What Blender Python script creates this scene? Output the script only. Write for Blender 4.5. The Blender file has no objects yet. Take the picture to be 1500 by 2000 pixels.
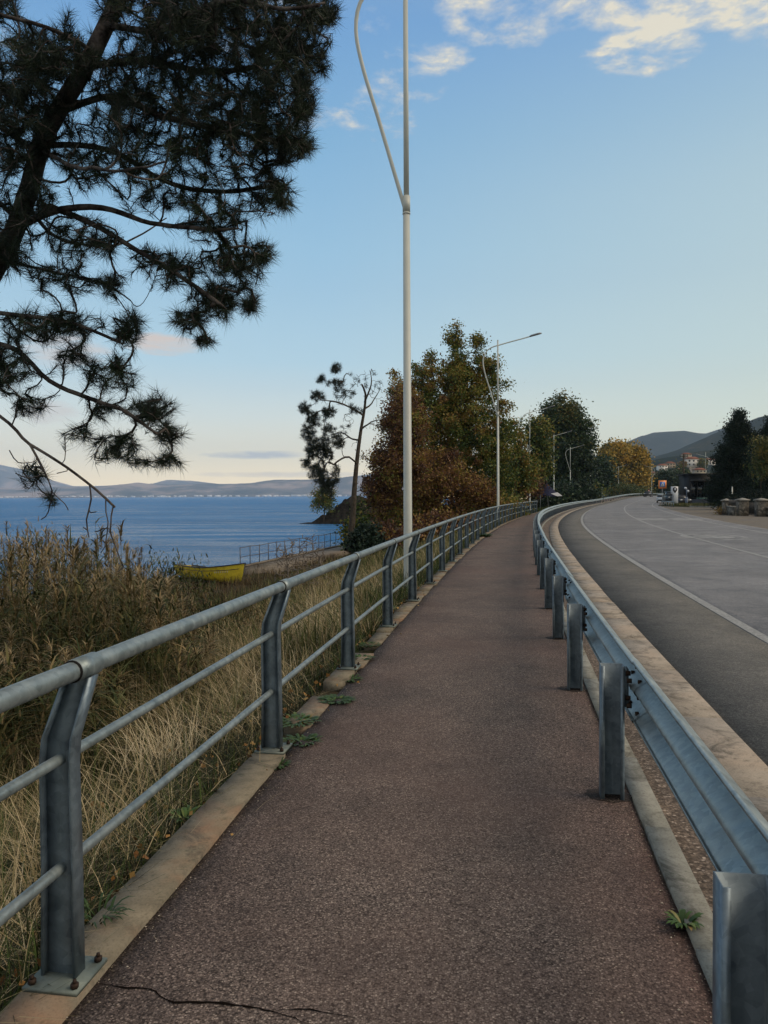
import bpy, math, random
import numpy as np
from mathutils import Vector, Matrix
rng = np.random.default_rng(7); random.seed(7)
sc = bpy.context.scene
COL = sc.collection
R = math.radians
# ---------------------------------------------------------------- camera
CAM_H = 1.6
PITCH = R(-1.22); ROLL = R(0.30)
cd = bpy.data.cameras.new("camera"); cam = bpy.data.objects.new("camera", cd); COL.objects.link(cam)
cd.sensor_fit = 'VERTICAL'; cd.sensor_height = 24.0; cd.lens = 18.0
cd.clip_start = 0.05; cd.clip_end = 40000
cam.location = (0, 0, CAM_H)
cam.rotation_euler = (Matrix.Rotation(PITCH + math.pi/2, 3, 'X') @ Matrix.Rotation(-ROLL, 3, 'Z')).to_euler()
sc.camera = cam
# ---------------------------------------------------------------- sun and sky
SUN_EL = R(40.0); SUN_AZ = R(98)      # azimuth clockwise from +Y (to the right of the view)
w = bpy.data.worlds.new("World"); sc.world = w; w.use_nodes = True
wt = w.node_tree; wt.nodes.clear()
def N(t, ty, **kw):
    n = t.nodes.new(ty)
    for k, v in kw.items():
        if k.startswith('i_'):
            key = k[2:]; key = int(key) if key.isdigit() else key.replace('_', ' ')
            n.inputs[key].default_value = v
        else: setattr(n, k, v)
    return n
def ramp(t, fac, stops, interp='LINEAR'):
    n = t.nodes.new('ShaderNodeValToRGB'); cr = n.color_ramp; cr.interpolation = interp
    while len(cr.elements) > 1: cr.elements.remove(cr.elements[-1])
    for i, (p, c) in enumerate(stops):
        e = cr.elements[0] if i == 0 else cr.elements.new(p)
        e.position = p; e.color = (c[0], c[1], c[2], 1) if not isinstance(c, (int, float)) else (c, c, c, 1)
    t.links.new(fac, n.inputs[0]); return n.outputs[0]
def M_(t, op, a, b=None, c=None, clamp=False):
    n = t.nodes.new('ShaderNodeMath'); n.operation = op; n.use_clamp = clamp
    for i, v in enumerate((a, b, c)):
        if v is None: continue
        if isinstance(v, (int, float)): n.inputs[i].default_value = v
        else: t.links.new(v, n.inputs[i])
    return n.outputs[0]
def mixc(t, f, a, b, mode='MIX'):
    n = t.nodes.new('ShaderNodeMix'); n.data_type = 'RGBA'; n.blend_type = mode
    for i, v in ((0, f), (6, a), (7, b)):
        if isinstance(v, (int, float)): n.inputs[i].default_value = v
        elif isinstance(v, tuple): n.inputs[i].default_value = (v[0], v[1], v[2], 1)
        else: t.links.new(v, n.inputs[i])
    return n.outputs[2]
def srgb(r, g, b):
    f = lambda c: (c/255/12.92) if c/255 <= .04045 else ((c/255+.055)/1.055)**2.4
    return (f(r), f(g), f(b))
sky = N(wt, 'ShaderNodeTexSky', sky_type='NISHITA', sun_disc=False, sun_elevation=SUN_EL, sun_rotation=SUN_AZ,
        altitude=700, air_density=1.0, dust_density=0.6, ozone_density=2.0)
tc = N(wt, 'ShaderNodeTexCoord'); sx = N(wt, 'ShaderNodeSeparateXYZ'); wt.links.new(tc.outputs['Generated'], sx.inputs[0])
dx, dy, dz = sx.outputs
el = M_(wt, 'MAXIMUM', dz, 0.0)
grad = ramp(wt, el, [(0.0, srgb(246, 224, 188)), (0.02, srgb(238, 220, 186)), (0.05, srgb(222, 213, 190)), (0.10, srgb(198, 208, 208)), (0.17, srgb(168, 199, 216)),
                     (0.30, srgb(146, 187, 213)), (0.42, srgb(122, 169, 205)), (0.52, srgb(104, 152, 200)), (0.60, srgb(120, 152, 190)), (0.75, srgb(176, 178, 180)), (1.0, srgb(190, 186, 178))])  # greyer, brighter stops overhead, out of view, added to neutralise the foreground light
# unseen sky behind the viewer, added warm and bright to light the foreground
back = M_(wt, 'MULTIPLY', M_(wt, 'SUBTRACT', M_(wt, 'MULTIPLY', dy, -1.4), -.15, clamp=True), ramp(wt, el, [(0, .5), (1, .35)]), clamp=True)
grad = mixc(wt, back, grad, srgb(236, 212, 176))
# the glow side (towards the set sun) is yellower and greyer low down
side = M_(wt, 'MULTIPLY', M_(wt, 'ADD', M_(wt, 'MULTIPLY', dx, 1.7), 0.12, clamp=True), ramp(wt, el, [(0, 1.0), (.35, .75), (.6, 0.0)]), clamp=True)
grad2 = mixc(wt, M_(wt, 'MULTIPLY', side, 0.75), grad, srgb(194, 206, 196))
nish = mixc(wt, 1.0, sky.outputs[0], (0.075, 0.075, 0.075), 'MULTIPLY')
base = mixc(wt, 0.10, grad2, nish)
glow = M_(wt, 'ADD', 1.0, M_(wt, 'MULTIPLY', ramp(wt, el, [(0, 1.0), (.05, .7), (.14, .22), (.26, 0)]), .62)); gc = N(wt, 'ShaderNodeCombineColor'); wt.links.new(glow, gc.inputs[0]); wt.links.new(M_(wt, 'ADD', 1.0, M_(wt, 'MULTIPLY', M_(wt, 'SUBTRACT', glow, 1.0), .82)), gc.inputs[1]); wt.links.new(M_(wt, 'ADD', 1.0, M_(wt, 'MULTIPLY', M_(wt, 'SUBTRACT', glow, 1.0), .35)), gc.inputs[2]); base = mixc(wt, 1.0, base, gc.outputs[0], 'MULTIPLY')
# clouds: a thin layer seen in perspective (direction projected on a horizontal plane)
inv = M_(wt, 'DIVIDE', 1.0, M_(wt, 'MAXIMUM', dz, 0.02))
px_, py_ = M_(wt, 'MULTIPLY', dx, inv), M_(wt, 'MULTIPLY', dy, inv)
cx = N(wt, 'ShaderNodeCombineXYZ'); wt.links.new(px_, cx.inputs[0]); wt.links.new(py_, cx.inputs[1])
def noise(t, vec, scale, detail=5, rough=.55, dist=0.0):
    n = N(t, 'ShaderNodeTexNoise', i_Scale=scale, i_Detail=detail, i_Roughness=rough, i_Distortion=dist)
    if vec is not None: t.links.new(vec, n.inputs['Vector'])
    return n.outputs[0]
def blob(x0, y0, rx, ry):
    a = M_(wt, 'DIVIDE', M_(wt, 'SUBTRACT', px_, x0), rx); b = M_(wt, 'DIVIDE', M_(wt, 'SUBTRACT', py_, y0), ry)
    q = M_(wt, 'ADD', M_(wt, 'MULTIPLY', a, a), M_(wt, 'MULTIPLY', b, b))
    return M_(wt, 'SUBTRACT', 1.0, q, clamp=True)
cov = None
for a in [(.66, 1.55, .50, .17, 1.0), (.60, 1.76, .17, .13, .95), (.27, 1.60, .22, .16, .85), (.84, 1.66, .12, .12, .7), (.10, 1.84, .15, .18, .62), (-.02, 2.05, .14, .2, .5), (.42, 1.52, .12, .10, .7),
          (.95, 1.62, .35, .12, .7), (.4, 1.1, 1.6, .28, .8), (-.85, 1.75, .3, .15, .4), (-.3, 1.65, .4, .12, .45), (-.2, 2.0, .18, .16, .35)]:
    v = M_(wt, 'MULTIPLY', M_(wt, 'MULTIPLY', blob(*a[:4]), 1.7, clamp=True), a[4]); cov = v if cov is None else M_(wt, 'MAXIMUM', cov, v)
n1 = noise(wt, cx.outputs[0], 6.5, 7, .62, .3)
n2 = noise(wt, cx.outputs[0], 22, 4, .6)
dens = M_(wt, 'ADD', M_(wt, 'ADD', M_(wt, 'MULTIPLY', n1, 3.4), M_(wt, 'MULTIPLY', n2, 1.1)), M_(wt, 'MULTIPLY', cov, 1.15))
dens = M_(wt, 'MULTIPLY', M_(wt, 'SUBTRACT', dens, 2.75), 1.15, clamp=True)
dens = M_(wt, 'MULTIPLY', dens, M_(wt, 'MULTIPLY', cov, 3.0, clamp=True))
cloudcol = mixc(wt, ramp(wt, dens, [(0, 0.0), (1, 1.0)]), srgb(158, 174, 196), srgb(222, 212, 188))
c1 = mixc(wt, M_(wt, 'MULTIPLY', dens, .85), base, cloudcol)
# low bars of cloud near the lake horizon: (azimuth, elevation)
az = M_(wt, 'ARCTAN2', dx, dy)
elv = M_(wt, 'ARCSINE', dz)
ca = N(wt, 'ShaderNodeCombineXYZ'); wt.links.new(M_(wt, 'MULTIPLY', az, 9.0), ca.inputs[0]); wt.links.new(M_(wt, 'MULTIPLY', elv, 45.0), ca.inputs[1])
n3 = noise(wt, ca.outputs[0], 2.2, 7, .62, .3)
low = None
def bar(a0, e0, ra, re, k):
    global low
    a = M_(wt, 'DIVIDE', M_(wt, 'SUBTRACT', az, R(a0)), R(ra)); b = M_(wt, 'DIVIDE', M_(wt, 'SUBTRACT', elv, R(e0)), R(re))
    q = M_(wt, 'ADD', M_(wt, 'MULTIPLY', a, a), M_(wt, 'MULTIPLY', b, b))
    v = M_(wt, 'SUBTRACT', 1.0, q, clamp=True)
    edge = M_(wt, 'MULTIPLY', v, 2.5, clamp=True)
    v = M_(wt, 'MULTIPLY', M_(wt, 'MULTIPLY', M_(wt, 'SUBTRACT', M_(wt, 'ADD', M_(wt, 'MULTIPLY', v, .6), n3), .68), 2.6, clamp=True), k)
    v = M_(wt, 'MULTIPLY', v, edge)
    return v
pinkc = srgb(206, 190, 178); greyc = srgb(168, 176, 186)
v1 = bar(-16.0, 10.8, 3.4, 1.0, .9); v2 = bar(-22.3, 10.0, 3.6, 1.7, .6); v3 = bar(-23.6, 5.8, 2.6, 1.1, .5)
c2 = mixc(wt, M_(wt, 'MAXIMUM', M_(wt, 'MAXIMUM', v1, v2), v3), c1, pinkc)
c2 = mixc(wt, bar(-9.3, 3.05, 5.2, .42, .75), c2, greyc)
c2 = mixc(wt, bar(-7.0, 1.6, 9, .3, .5), c2, srgb(196, 190, 184))
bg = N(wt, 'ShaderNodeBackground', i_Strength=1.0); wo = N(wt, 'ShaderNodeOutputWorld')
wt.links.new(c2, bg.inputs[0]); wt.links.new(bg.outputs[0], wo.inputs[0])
sl = bpy.data.lights.new("sun", 'SUN'); sl.energy = 1.9; sl.angle = R(35); sl.color = (1.0, .80, .58)
so = bpy.data.objects.new("sun", sl); COL.objects.link(so)
sd = Vector((math.sin(SUN_AZ)*math.cos(SUN_EL), math.cos(SUN_AZ)*math.cos(SUN_EL), math.sin(SUN_EL)))
so.rotation_euler = sd.to_track_quat('Z', 'Y').to_euler()
sc.view_settings.view_transform = 'Standard'; sc.view_settings.look = 'None'; sc.view_settings.exposure = 0.28; sc.view_settings.gamma = 1.0
sc.cycles.volume_bounces = 1; sc.cycles.max_bounces = 6; sc.cycles.use_denoising = True
# ---------------------------------------------------------------- helpers
class MB:
    """collects quads and triangles; build() links ONE mesh object"""
    def __init__(s): s.v = []; s.q = []; s.t = []; s.rq = []; s.rt = []; s.n = 0
    def add(s, V, Q=None, T=None, r=None):
        V = np.asarray(V, float).reshape(-1, 3)
        if Q is not None and len(Q):
            Q = np.asarray(Q, int).reshape(-1, 4); s.q.append(Q + s.n)
            s.rq.append(np.broadcast_to(.5 if r is None else r, (len(Q),)).astype(float))
        if T is not None and len(T):
            T = np.asarray(T, int).reshape(-1, 3); s.t.append(T + s.n)
            s.rt.append(np.broadcast_to(.5 if r is None else r, (len(T),)).astype(float))
        s.v.append(V); s.n += len(V)
    def box(s, c, sz, ax=None, r=None):
        """box centred c, size sz, axes rows of ax"""
        A = np.eye(3) if ax is None else np.array(ax, float)
        P = np.array([(i, j, k) for i in (-.5, .5) for j in (-.5, .5) for k in (-.5, .5)])*np.array(sz)
        s.add(P @ A + np.array(c), [(0, 1, 3, 2), (4, 6, 7, 5), (0, 4, 5, 1), (2, 3, 7, 6), (0, 2, 6, 4), (1, 5, 7, 3)], r=r)
    def tube(s, pts, rad, n=6, caps=True, r=None):
        P = np.asarray(pts, float); m = len(P)
        rad = np.broadcast_to(rad, (m,)).astype(float)
        T = np.gradient(P, axis=0) if m > 1 else P; T /= np.maximum(np.linalg.norm(T, axis=1, keepdims=True), 1e-9)
        up = np.array([0, 0, 1.0]) if abs(T[0, 2]) < .9 else np.array([1.0, 0, 0])
        a = np.linspace(0, 2*math.pi, n, endpoint=False); ca_, sa_ = np.cos(a), np.sin(a)
        u = np.cross(T[0], up); u /= np.linalg.norm(u); V = []
        for i in range(m):
            u = u - T[i]*np.dot(u, T[i]); u /= max(np.linalg.norm(u), 1e-9); w_ = np.cross(T[i], u)
            V.append(P[i] + rad[i]*(ca_[:, None]*u + sa_[:, None]*w_))
        i = np.arange(m-1)[:, None]*n; j = np.arange(n)[None]; k = (j+1) % n
        Q = np.stack([i+j, i+k, i+n+k, i+n+j], -1).reshape(-1, 4)
        V = np.concatenate(V); Tt = None
        if caps:
            V = np.vstack([V, P[0], P[-1]]); a0 = m*n; jj = np.arange(n); kk = (jj+1) % n
            Tt = np.vstack([np.stack([np.full(n, a0), kk, jj], -1), np.stack([np.full(n, a0+1), (m-1)*n+jj, (m-1)*n+kk], -1)])
        s.add(V, Q, Tt, r)
    def prism(s, poly, z0, z1, ax=None, o=(0, 0, 0), r=None):
        """polygon in local xy extruded along local z"""
        A = np.eye(3) if ax is None else np.array(ax, float); n = len(poly)
        P = np.array([(x, y, z0) for x, y in poly] + [(x, y, z1) for x, y in poly]) @ A + np.array(o)
        c0 = P[:n].mean(0); c1_ = P[n:].mean(0); P = np.vstack([P, c0, c1_]); j = np.arange(n); k = (j+1) % n
        s.add(P, np.stack([j, k, n+k, n+j], -1), np.vstack([np.stack([np.full(n, 2*n), k, j], -1), np.stack([np.full(n, 2*n+1), n+j, n+k], -1)]), r)
    def grid(s, P, r=None, flip=False):
        P = np.asarray(P, float); a, b = P.shape[:2]
        i = np.arange(a-1)[:, None]*b; j = np.arange(b-1)[None]
        Q = np.stack([i+j, i+j+1, i+b+j+1, i+b+j], -1).reshape(-1, 4)
        s.add(P.reshape(-1, 3), Q[:, ::-1] if flip else Q, r=r)
    def build(s, name, m, parent=None, smooth=False, world=True, label=None):
        me = bpy.data.meshes.new(name); V = np.concatenate(s.v)
        ob = bpy.data.objects.new(name, me)
        if parent is not None:
            ob.parent = parent
            if world: V = V - np.array(parent.location)[None]
        Q = np.concatenate(s.q) if s.q else np.zeros((0, 4), int); T = np.concatenate(s.t) if s.t else np.zeros((0, 3), int)
        me.vertices.add(len(V)); me.vertices.foreach_set('co', V.astype(np.float32).ravel())
        L = np.concatenate([Q.ravel(), T.ravel()]).astype(np.int32)
        me.loops.add(len(L)); me.loops.foreach_set('vertex_index', L)
        tot = np.concatenate([np.full(len(Q), 4), np.full(len(T), 3)]).astype(np.int32)
        st = np.concatenate([[0], np.cumsum(tot)[:-1]]).astype(np.int32)
        me.polygons.add(len(tot)); me.polygons.foreach_set('loop_start', st); me.polygons.foreach_set('loop_total', tot)
        if smooth: me.polygons.foreach_set('use_smooth', np.ones(len(tot), bool))
        at = me.attributes.new('rnd', 'FLOAT', 'FACE')
        at.data.foreach_set('value', np.concatenate([*(s.rq or [np.zeros(0)]), *(s.rt or [np.zeros(0)])]).astype(np.float32))
        me.materials.append(m); me.update(calc_edges=True); me.validate()
        COL.objects.link(ob)
        if label: ob['label'] = label
        return ob
def tag(o, label, cat, group=None):
    o['label'] = label; o['category'] = cat
    if group: o['group'] = group
    return o
def kind(o, k): o['kind'] = k; return o
def thing(name, loc, label, cat, group=None, rz=0):
    o = bpy.data.objects.new(name, None); COL.objects.link(o); o.location = loc; o.rotation_euler = (0, 0, rz)
    o.empty_display_size = .3
    return tag(o, label, cat, group)
def copy_tree(o, parent=None):
    c = o.copy(); COL.objects.link(c)
    if parent: c.parent = parent
    for ch in list(o.children): copy_tree(ch, c)
    return c
def px(x, y, Y):
    """point at forward distance Y that the photograph's pixel x, y looks at (for measuring only)"""
    return np.array([(x-750)/1500*Y, Y, CAM_H - (y-968.5 + (x-750)*math.tan(ROLL))/1500*Y])
# ---------------------------------------------------------------- materials
def mat(name, col, rough=.8, spec=.3, metal=0.0):
    m = bpy.data.materials.new(name); m.use_nodes = True; t = m.node_tree
    b = t.nodes['Principled BSDF']; b.inputs['Base Color'].default_value = (*col, 1); b.inputs['Roughness'].default_value = rough
    b.inputs['Specular IOR Level'].default_value = spec; b.inputs['Metallic'].default_value = metal
    return m, t, b
def objv(t, scale=None):
    n = t.nodes.new('ShaderNodeTexCoord')
    if scale is None: return n.outputs['Object']
    m = N(t, 'ShaderNodeMapping'); m.inputs['Scale'].default_value = scale; t.links.new(n.outputs['Object'], m.inputs[0]); return m.outputs[0]
def bump(t, b, h, strength=.3, dist=.01):
    n = N(t, 'ShaderNodeBump', i_Strength=strength, i_Distance=dist); t.links.new(h, n.inputs['Height']); t.links.new(n.outputs[0], b.inputs['Normal'])
def noisy(name, c0, c1, scale, rough=.85, spec=.25, metal=0., bs=0., bd=.01, detail=5, c2=None, s2=1.0, lo=.3, hi=.7):
    m, t, b = mat(name, c0, rough, spec, metal); v = objv(t)
    n = noise(t, v, scale, detail, .6); c = ramp(t, n, [(lo, c0), (hi, c1)])
    if c2 is not None: c = mixc(t, ramp(t, noise(t, v, s2, 3, .6), [(.42, 0), (.62, 1)]), c, c2)
    t.links.new(c, b.inputs['Base Color'])
    if bs: bump(t, b, n, bs, bd)
    return m
def byrnd(name, stops, rough=.8, spec=.2, nscale=None, namp=.3, trans=0.0):
    """colour by the per-face number, each leaf or blade its own"""
    m, t, b = mat(name, stops[0][1], rough, spec)
    a = N(t, 'ShaderNodeAttribute', attribute_name='rnd'); f = a.outputs['Fac']
    if nscale:
        n = noise(t, objv(t), nscale, 3, .6); f = M_(t, 'ADD', f, M_(t, 'MULTIPLY', M_(t, 'SUBTRACT', n, .5), namp*2), clamp=True)
    c = ramp(t, f, stops); t.links.new(c, b.inputs['Base Color'])
    if trans:
        tr = N(t, 'ShaderNodeBsdfTranslucent'); t.links.new(c, tr.inputs[0]); mx = N(t, 'ShaderNodeMixShader'); mx.inputs[0].default_value = trans
        t.links.new(b.outputs[0], mx.inputs[1]); t.links.new(tr.outputs[0], mx.inputs[2]); t.links.new(mx.outputs[0], t.nodes['Material Output'].inputs[0])
    return m
def asphalt(name, dark, mid, light, vs=150, patch=None, lightk=.62):
    m, t, b = mat(name, mid, .88, .25); v = objv(t)
    vo = N(t, 'ShaderNodeTexVoronoi', i_Scale=vs); t.links.new(v, vo.inputs['Vector'])
    sc_ = N(t, 'ShaderNodeSeparateColor'); t.links.new(vo.outputs['Color'], sc_.inputs[0])
    m2 = tuple(x*1.25 for x in mid); m0 = tuple(x*.75 for x in mid)
    c = ramp(t, sc_.outputs[0], [(0, dark), (.25, m0), (.6, mid), (.82, m2), (1, light)])
    c = mixc(t, ramp(t, vo.outputs['Distance'], [(.35, 0), (.85, .8)]), c, dark)
    c = mixc(t, 1.0, c, ramp(t, noise(t, v, 42, 3, .7), [(.3, (.72, .72, .73)), (.7, (1.3, 1.28, 1.26))]), 'MULTIPLY')
    c = mixc(t, 1.0, c, ramp(t, noise(t, v, .9, 6, .7, .6), [(.34, (.74, .75, .77)), (.5, (1, 1, 1)), (.68, (1.14, 1.12, 1.1))]), 'MULTIPLY')
    n = noise(t, v, .55, 4, .6); c = mixc(t, 1.0, c, ramp(t, n, [(.3, (.82, .82, .82)), (.7, (1.15, 1.13, 1.12))]), 'MULTIPLY')
    n = noise(t, v, 5.0, 5, .65); c = mixc(t, 1.0, c, ramp(t, n, [(.3, (.85, .85, .86)), (.7, (1.12, 1.1, 1.1))]), 'MULTIPLY')
    if patch: c = mixc(t, ramp(t, noise(t, v, patch[1], 4, .6), [(.45, 0), (.65, patch[2])]), c, patch[0])
    t.links.new(c, b.inputs['Base Color']); bump(t, b, sc_.outputs[0], .6, .004)
    return m
def galv(name, c0, c1, rough=.5):
    m, t, b = mat(name, c0, rough, .5, .55); v = objv(t)
    vo = N(t, 'ShaderNodeTexVoronoi', i_Scale=38); t.links.new(v, vo.inputs['Vector'])
    s_ = N(t, 'ShaderNodeSeparateColor'); t.links.new(vo.outputs['Color'], s_.inputs[0])
    n = noise(t, v, 9, 6, .65, .6)
    f = M_(t, 'ADD', M_(t, 'MULTIPLY', n, .85), M_(t, 'MULTIPLY', s_.outputs[0], .16))
    c = ramp(t, f, [(.3, c0), (.65, c1)])
    n2_ = noise(t, objv(t, (30, 30, 2.5)), 1, 5, .6); c = mixc(t, ramp(t, n2_, [(.62, 0), (.8, .5)]), c, tuple(min(1, x*1.5) for x in c1))
    n4_ = noise(t, v, 2.2, 4, .6); c = mixc(t, ramp(t, n4_, [(.55, 0), (.75, .35)]), c, (.09, .075, .06))
    t.links.new(c, b.inputs['Base Color']); t.links.new(ramp(t, n, [(.3, rough-.08), (.7, rough+.15)]), b.inputs['Roughness'])
    bump(t, b, n, .12, .004)
    return m
# ---------------------------------------------------------------- alignment of the road: s along, d to the right of the lake-side fence
S = np.arange(-20, 460.01, .25)
HD = np.interp(S, [-20, 0, 10, 22, 36, 52, 75, 105, 140, 190, 235, 262, 300, 350, 460], [8.7, 8.7, 9.6, 10.6, 12.2, 14.6, 16.6, 18.0, 20.6, 22.5, 25, 36, 58, 75, 80])
_cx = np.cumsum(np.sin(np.radians(HD)))*.25; _cy = np.cumsum(np.cos(np.radians(HD)))*.25
_i0 = int(np.argmin(abs(S))); _cx += -1.445 - _cx[_i0]; _cy += -_cy[_i0]
def smooth(x): x = np.clip(x, 0, 1); return x*x*(3-2*x)
def elev(s): return 1.15*smooth((np.asarray(s, float)-120)/120.)
def P(s, d, z=0.0):
    s = np.asarray(s, float); d = np.asarray(d, float)
    x = np.interp(s, S, _cx); y = np.interp(s, S, _cy); h = np.radians(np.interp(s, S, HD))
    s, d, z = np.broadcast_arrays(s, d, z)
    return np.stack([x + d*np.cos(h), y - d*np.sin(h), elev(s) + z], -1)
def axes(s):
    h = math.radians(float(np.interp(s, S, HD)))
    return np.array([(math.cos(h), -math.sin(h), 0), (math.sin(h), math.cos(h), 0), (0, 0, 1.0)])   # right, along, up
def yaw(s): return -math.radians(float(np.interp(s, S, HD)))
_sh = [(-60, 17), (30, 17.5), (35, 12.5), (38, 11.6), (52, 12.0), (66, 15), (85, 21), (98, 24), (104, 33), (111, 33), (118, 20), (150, 16), (220, 16), (460, 16)]
def shore(s): return np.interp(s, [a for a, b in _sh], [b for a, b in _sh])
WATER = -2.2
def gz(s, d):
    """height of the ground at s, d relative to the path"""
    s = np.asarray(s, float); d = np.asarray(d, float); D = shore(s)
    q = -d
    z = np.interp(q, [-400, .1, .35, 1.0, 2.5, 5, 8, 11], [-.06, -.06, -.16, -.38, -.85, -1.45, -1.85, -1.98])
    z = np.where(q > D-1.2, np.interp(q-D, [-1.2, 0, 2, 10], [-1.98, -2.2, -2.7, -5]), z)
    far = smooth((s-60)/30.)          # far shore bank stays higher until close to the water
    z = np.where(q > .35, z*(1-far) + far*np.where(q < D-4, np.maximum(z, -.5 - .04*q), z), z)
    return z
def rz_(s, d): return gz(s, d) + .07*np.sin(s*1.7+d*2.3)*smooth((-d-.4)/2) + .05*np.sin(s*.63-d*1.1)*smooth((-d-.4)/2)
# ---------------------------------------------------------------- ground, road, path
m_soil = noisy('soil', (.030, .024, .016), (.075, .06, .038), 14, .95, .1, bs=.6, bd=.03, c2=(.045, .05, .02), s2=1.3)
ss = np.concatenate([np.arange(-18, 60, 1.0), np.arange(60, 300, 3.0)])
dd = np.concatenate([-np.array([90, 60, 45, 38, 34, 31, 28, 25, 22.5, 20, 18, 17, 16, 15, 14, 13, 12, 11, 10, 9, 8, 7, 6, 5, 4.2, 3.4, 2.7, 2.1, 1.6, 1.2, .85, .6, .4, .25, .1]), [0, 2, 12.4, 14, 20, 32, 50, 80, 110]])
SS, DD = np.meshgrid(ss, dd, indexing='ij'); G = P(SS, DD); G[..., 2] += rz_(SS, DD)
mb = MB(); mb.grid(G); kind(mb.build('ground', m_soil, smooth=True), 'structure')
# lake
m_wat, t, b = mat('lake_water', (.012, .045, .085), .18, .5); b.inputs['IOR'].default_value = 1.33
v = objv(t, (1.0, 2.4, 1.0))
h1 = noise(t, v, .55, 6, .62, .4); h2 = noise(t, v, 2.6, 4, .6, .3); h3 = noise(t, v, .05, 4, .6)
hh = M_(t, 'ADD', M_(t, 'MULTIPLY', h1, 1.0), M_(t, 'MULTIPLY', h2, .28))
bump(t, b, hh, 1.0, 1.0)
t.links.new(ramp(t, noise(t, objv(t, (1, 5, 1)), .02, 4, .6), [(.35, (.012, .060, .15)), (.65, (.022, .085, .19))]), b.inputs['Base Color'])
t.nodes.remove(b) if False else None
df = N(t, 'ShaderNodeBsdfDiffuse'); gl = N(t, 'ShaderNodeBsdfGlossy', i_Roughness=.10); bn = N(t, 'ShaderNodeBump', i_Strength=1.0, i_Distance=.55); t.links.new(hh, bn.inputs['Height']); t.links.new(bn.outputs[0], gl.inputs['Normal']); t.links.new(bn.outputs[0], df.inputs['Normal'])
big = noise(t, objv(t, (1, 4, 1)), .012, 4, .6); rip = noise(t, objv(t, (.16, .75, 1)), 1.0, 5, .7, .4); big = M_(t, 'ADD', M_(t, 'MULTIPLY', big, .45), M_(t, 'MULTIPLY', rip, .55)); t.links.new(ramp(t, big, [(.35, (.030, .135, .32)), (.65, (.07, .215, .45))]), df.inputs[0])
fr_ = N(t, 'ShaderNodeFresnel', i_IOR=1.33); t.links.new(bn.outputs[0], fr_.inputs['Normal']); sy_ = N(t, 'ShaderNodeSeparateXYZ'); t.links.new(objv(t), sy_.inputs[0])
calm = ramp(t, M_(t, 'DIVIDE', sy_.outputs[1], 400.), [(.08, 1.9), (.16, 1.5), (.30, .85), (1, .42)]); pat = noise(t, objv(t, (.05, .22, 1)), 1.0, 7, .72, .3); pat2 = noise(t, objv(t, (.010, .05, 1)), 1.0, 5, .65); calm = M_(t, 'MULTIPLY', calm, M_(t, 'MULTIPLY', ramp(t, pat, [(.36, .10), (.5, .9), (.64, 2.0)]), ramp(t, pat2, [(.35, .75), (.65, 1.2)]))); mx = N(t, 'ShaderNodeMixShader'); t.links.new(M_(t, 'MULTIPLY', fr_.outputs[0], calm, clamp=True), mx.inputs[0]); t.links.new(df.outputs[0], mx.inputs[1]); t.links.new(gl.outputs[0], mx.inputs[2]); t.links.new(mx.outputs[0], t.nodes['Material Output'].inputs[0])
mb = MB(); xs = np.concatenate([[-12000, -6000, -2000, -600], np.arange(-200, 121, 40)]); ys = np.array([-300, -50, 0, 50, 100, 200, 400, 1000, 3000, 6000, 11500])
XX, YY = np.meshgrid(xs, ys, indexing='ij'); mb.grid(np.stack([XX, YY, np.full_like(XX, WATER, dtype=float)], -1), flip=True)
kind(mb.build('lake_water', m_wat), 'structure')
def strip(name, m, s0, s1, d0, d1, z0, thick=.0, step=.5, wob=0.0, nd=2, parent=None, seed=0):
    s = np.arange(s0, s1+1e-6, step); n = len(s); r_ = np.random.default_rng(seed+3)
    d = np.linspace(d0, d1, nd)[None] + np.zeros((n, 1))
    if wob:
        wv = np.convolve(r_.normal(0, 1, n+8), np.ones(3)/3, 'same')[4:-4]*wob; d[:, 0] += wv*.6
        wv = np.convolve(r_.normal(0, 1, n+8), np.ones(3)/3, 'same')[4:-4]*wob; d[:, -1] += wv
    if thick:   # closed profile: left skirt, top, right skirt
        d = np.concatenate([d[:, :1], d, d[:, -1:]], 1); z = np.full(d.shape, z0); z[:, 0] -= thick; z[:, -1] -= thick
    else: z = np.full(d.shape, z0)
    mb = MB(); mb.grid(P(s[:, None]+0*d, d, z), flip=True)
    ob = mb.build(name, m, parent); at = ob.data.attributes.new('dd', 'FLOAT', 'POINT'); at.data.foreach_set('value', d.astype(np.float32).ravel()); return ob
m_path = asphalt('path_asphalt', (.024, .018, .016), (.150, .121, .107), (.34, .29, .25), 150, ((.125, .080, .066), .35, .45))
m_road = asphalt('road_asphalt', (.12, .125, .13), (.178, .187, .196), (.27, .27, .27), 150)
t = m_road.node_tree; b = t.nodes['Principled BSDF']; src = b.inputs['Base Color'].links[0].from_socket; at = N(t, 'ShaderNodeAttribute', attribute_name='dd'); dn = M_(t, 'ADD', at.outputs['Fac'], M_(t, 'MULTIPLY', noise(t, objv(t), .3, 3), .5))
tr = None
for d0 in (5.35, 7.0, 9.0, 10.65):
    e_ = M_(t, 'SUBTRACT', 1.0, M_(t, 'MULTIPLY', M_(t, 'ABSOLUTE', M_(t, 'SUBTRACT', dn, d0)), 2.2), clamp=True); tr = e_ if tr is None else M_(t, 'ADD', tr, e_)
c = mixc(t, M_(t, 'MULTIPLY', tr, .20), src, (.12, .125, .13)); c = mixc(t, 1.0, c, ramp(t, noise(t, objv(t), .16, 4, .6, .5), [(.38, (.97, .98, 1.0)), (.6, (1.12, 1.13, 1.15))]), 'MULTIPLY'); t.links.new(c, b.inputs['Base Color'])
m_shld = asphalt('shoulder_asphalt', (.072, .073, .069), (.118, .119, .113), (.19, .19, .18), 140)
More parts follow.
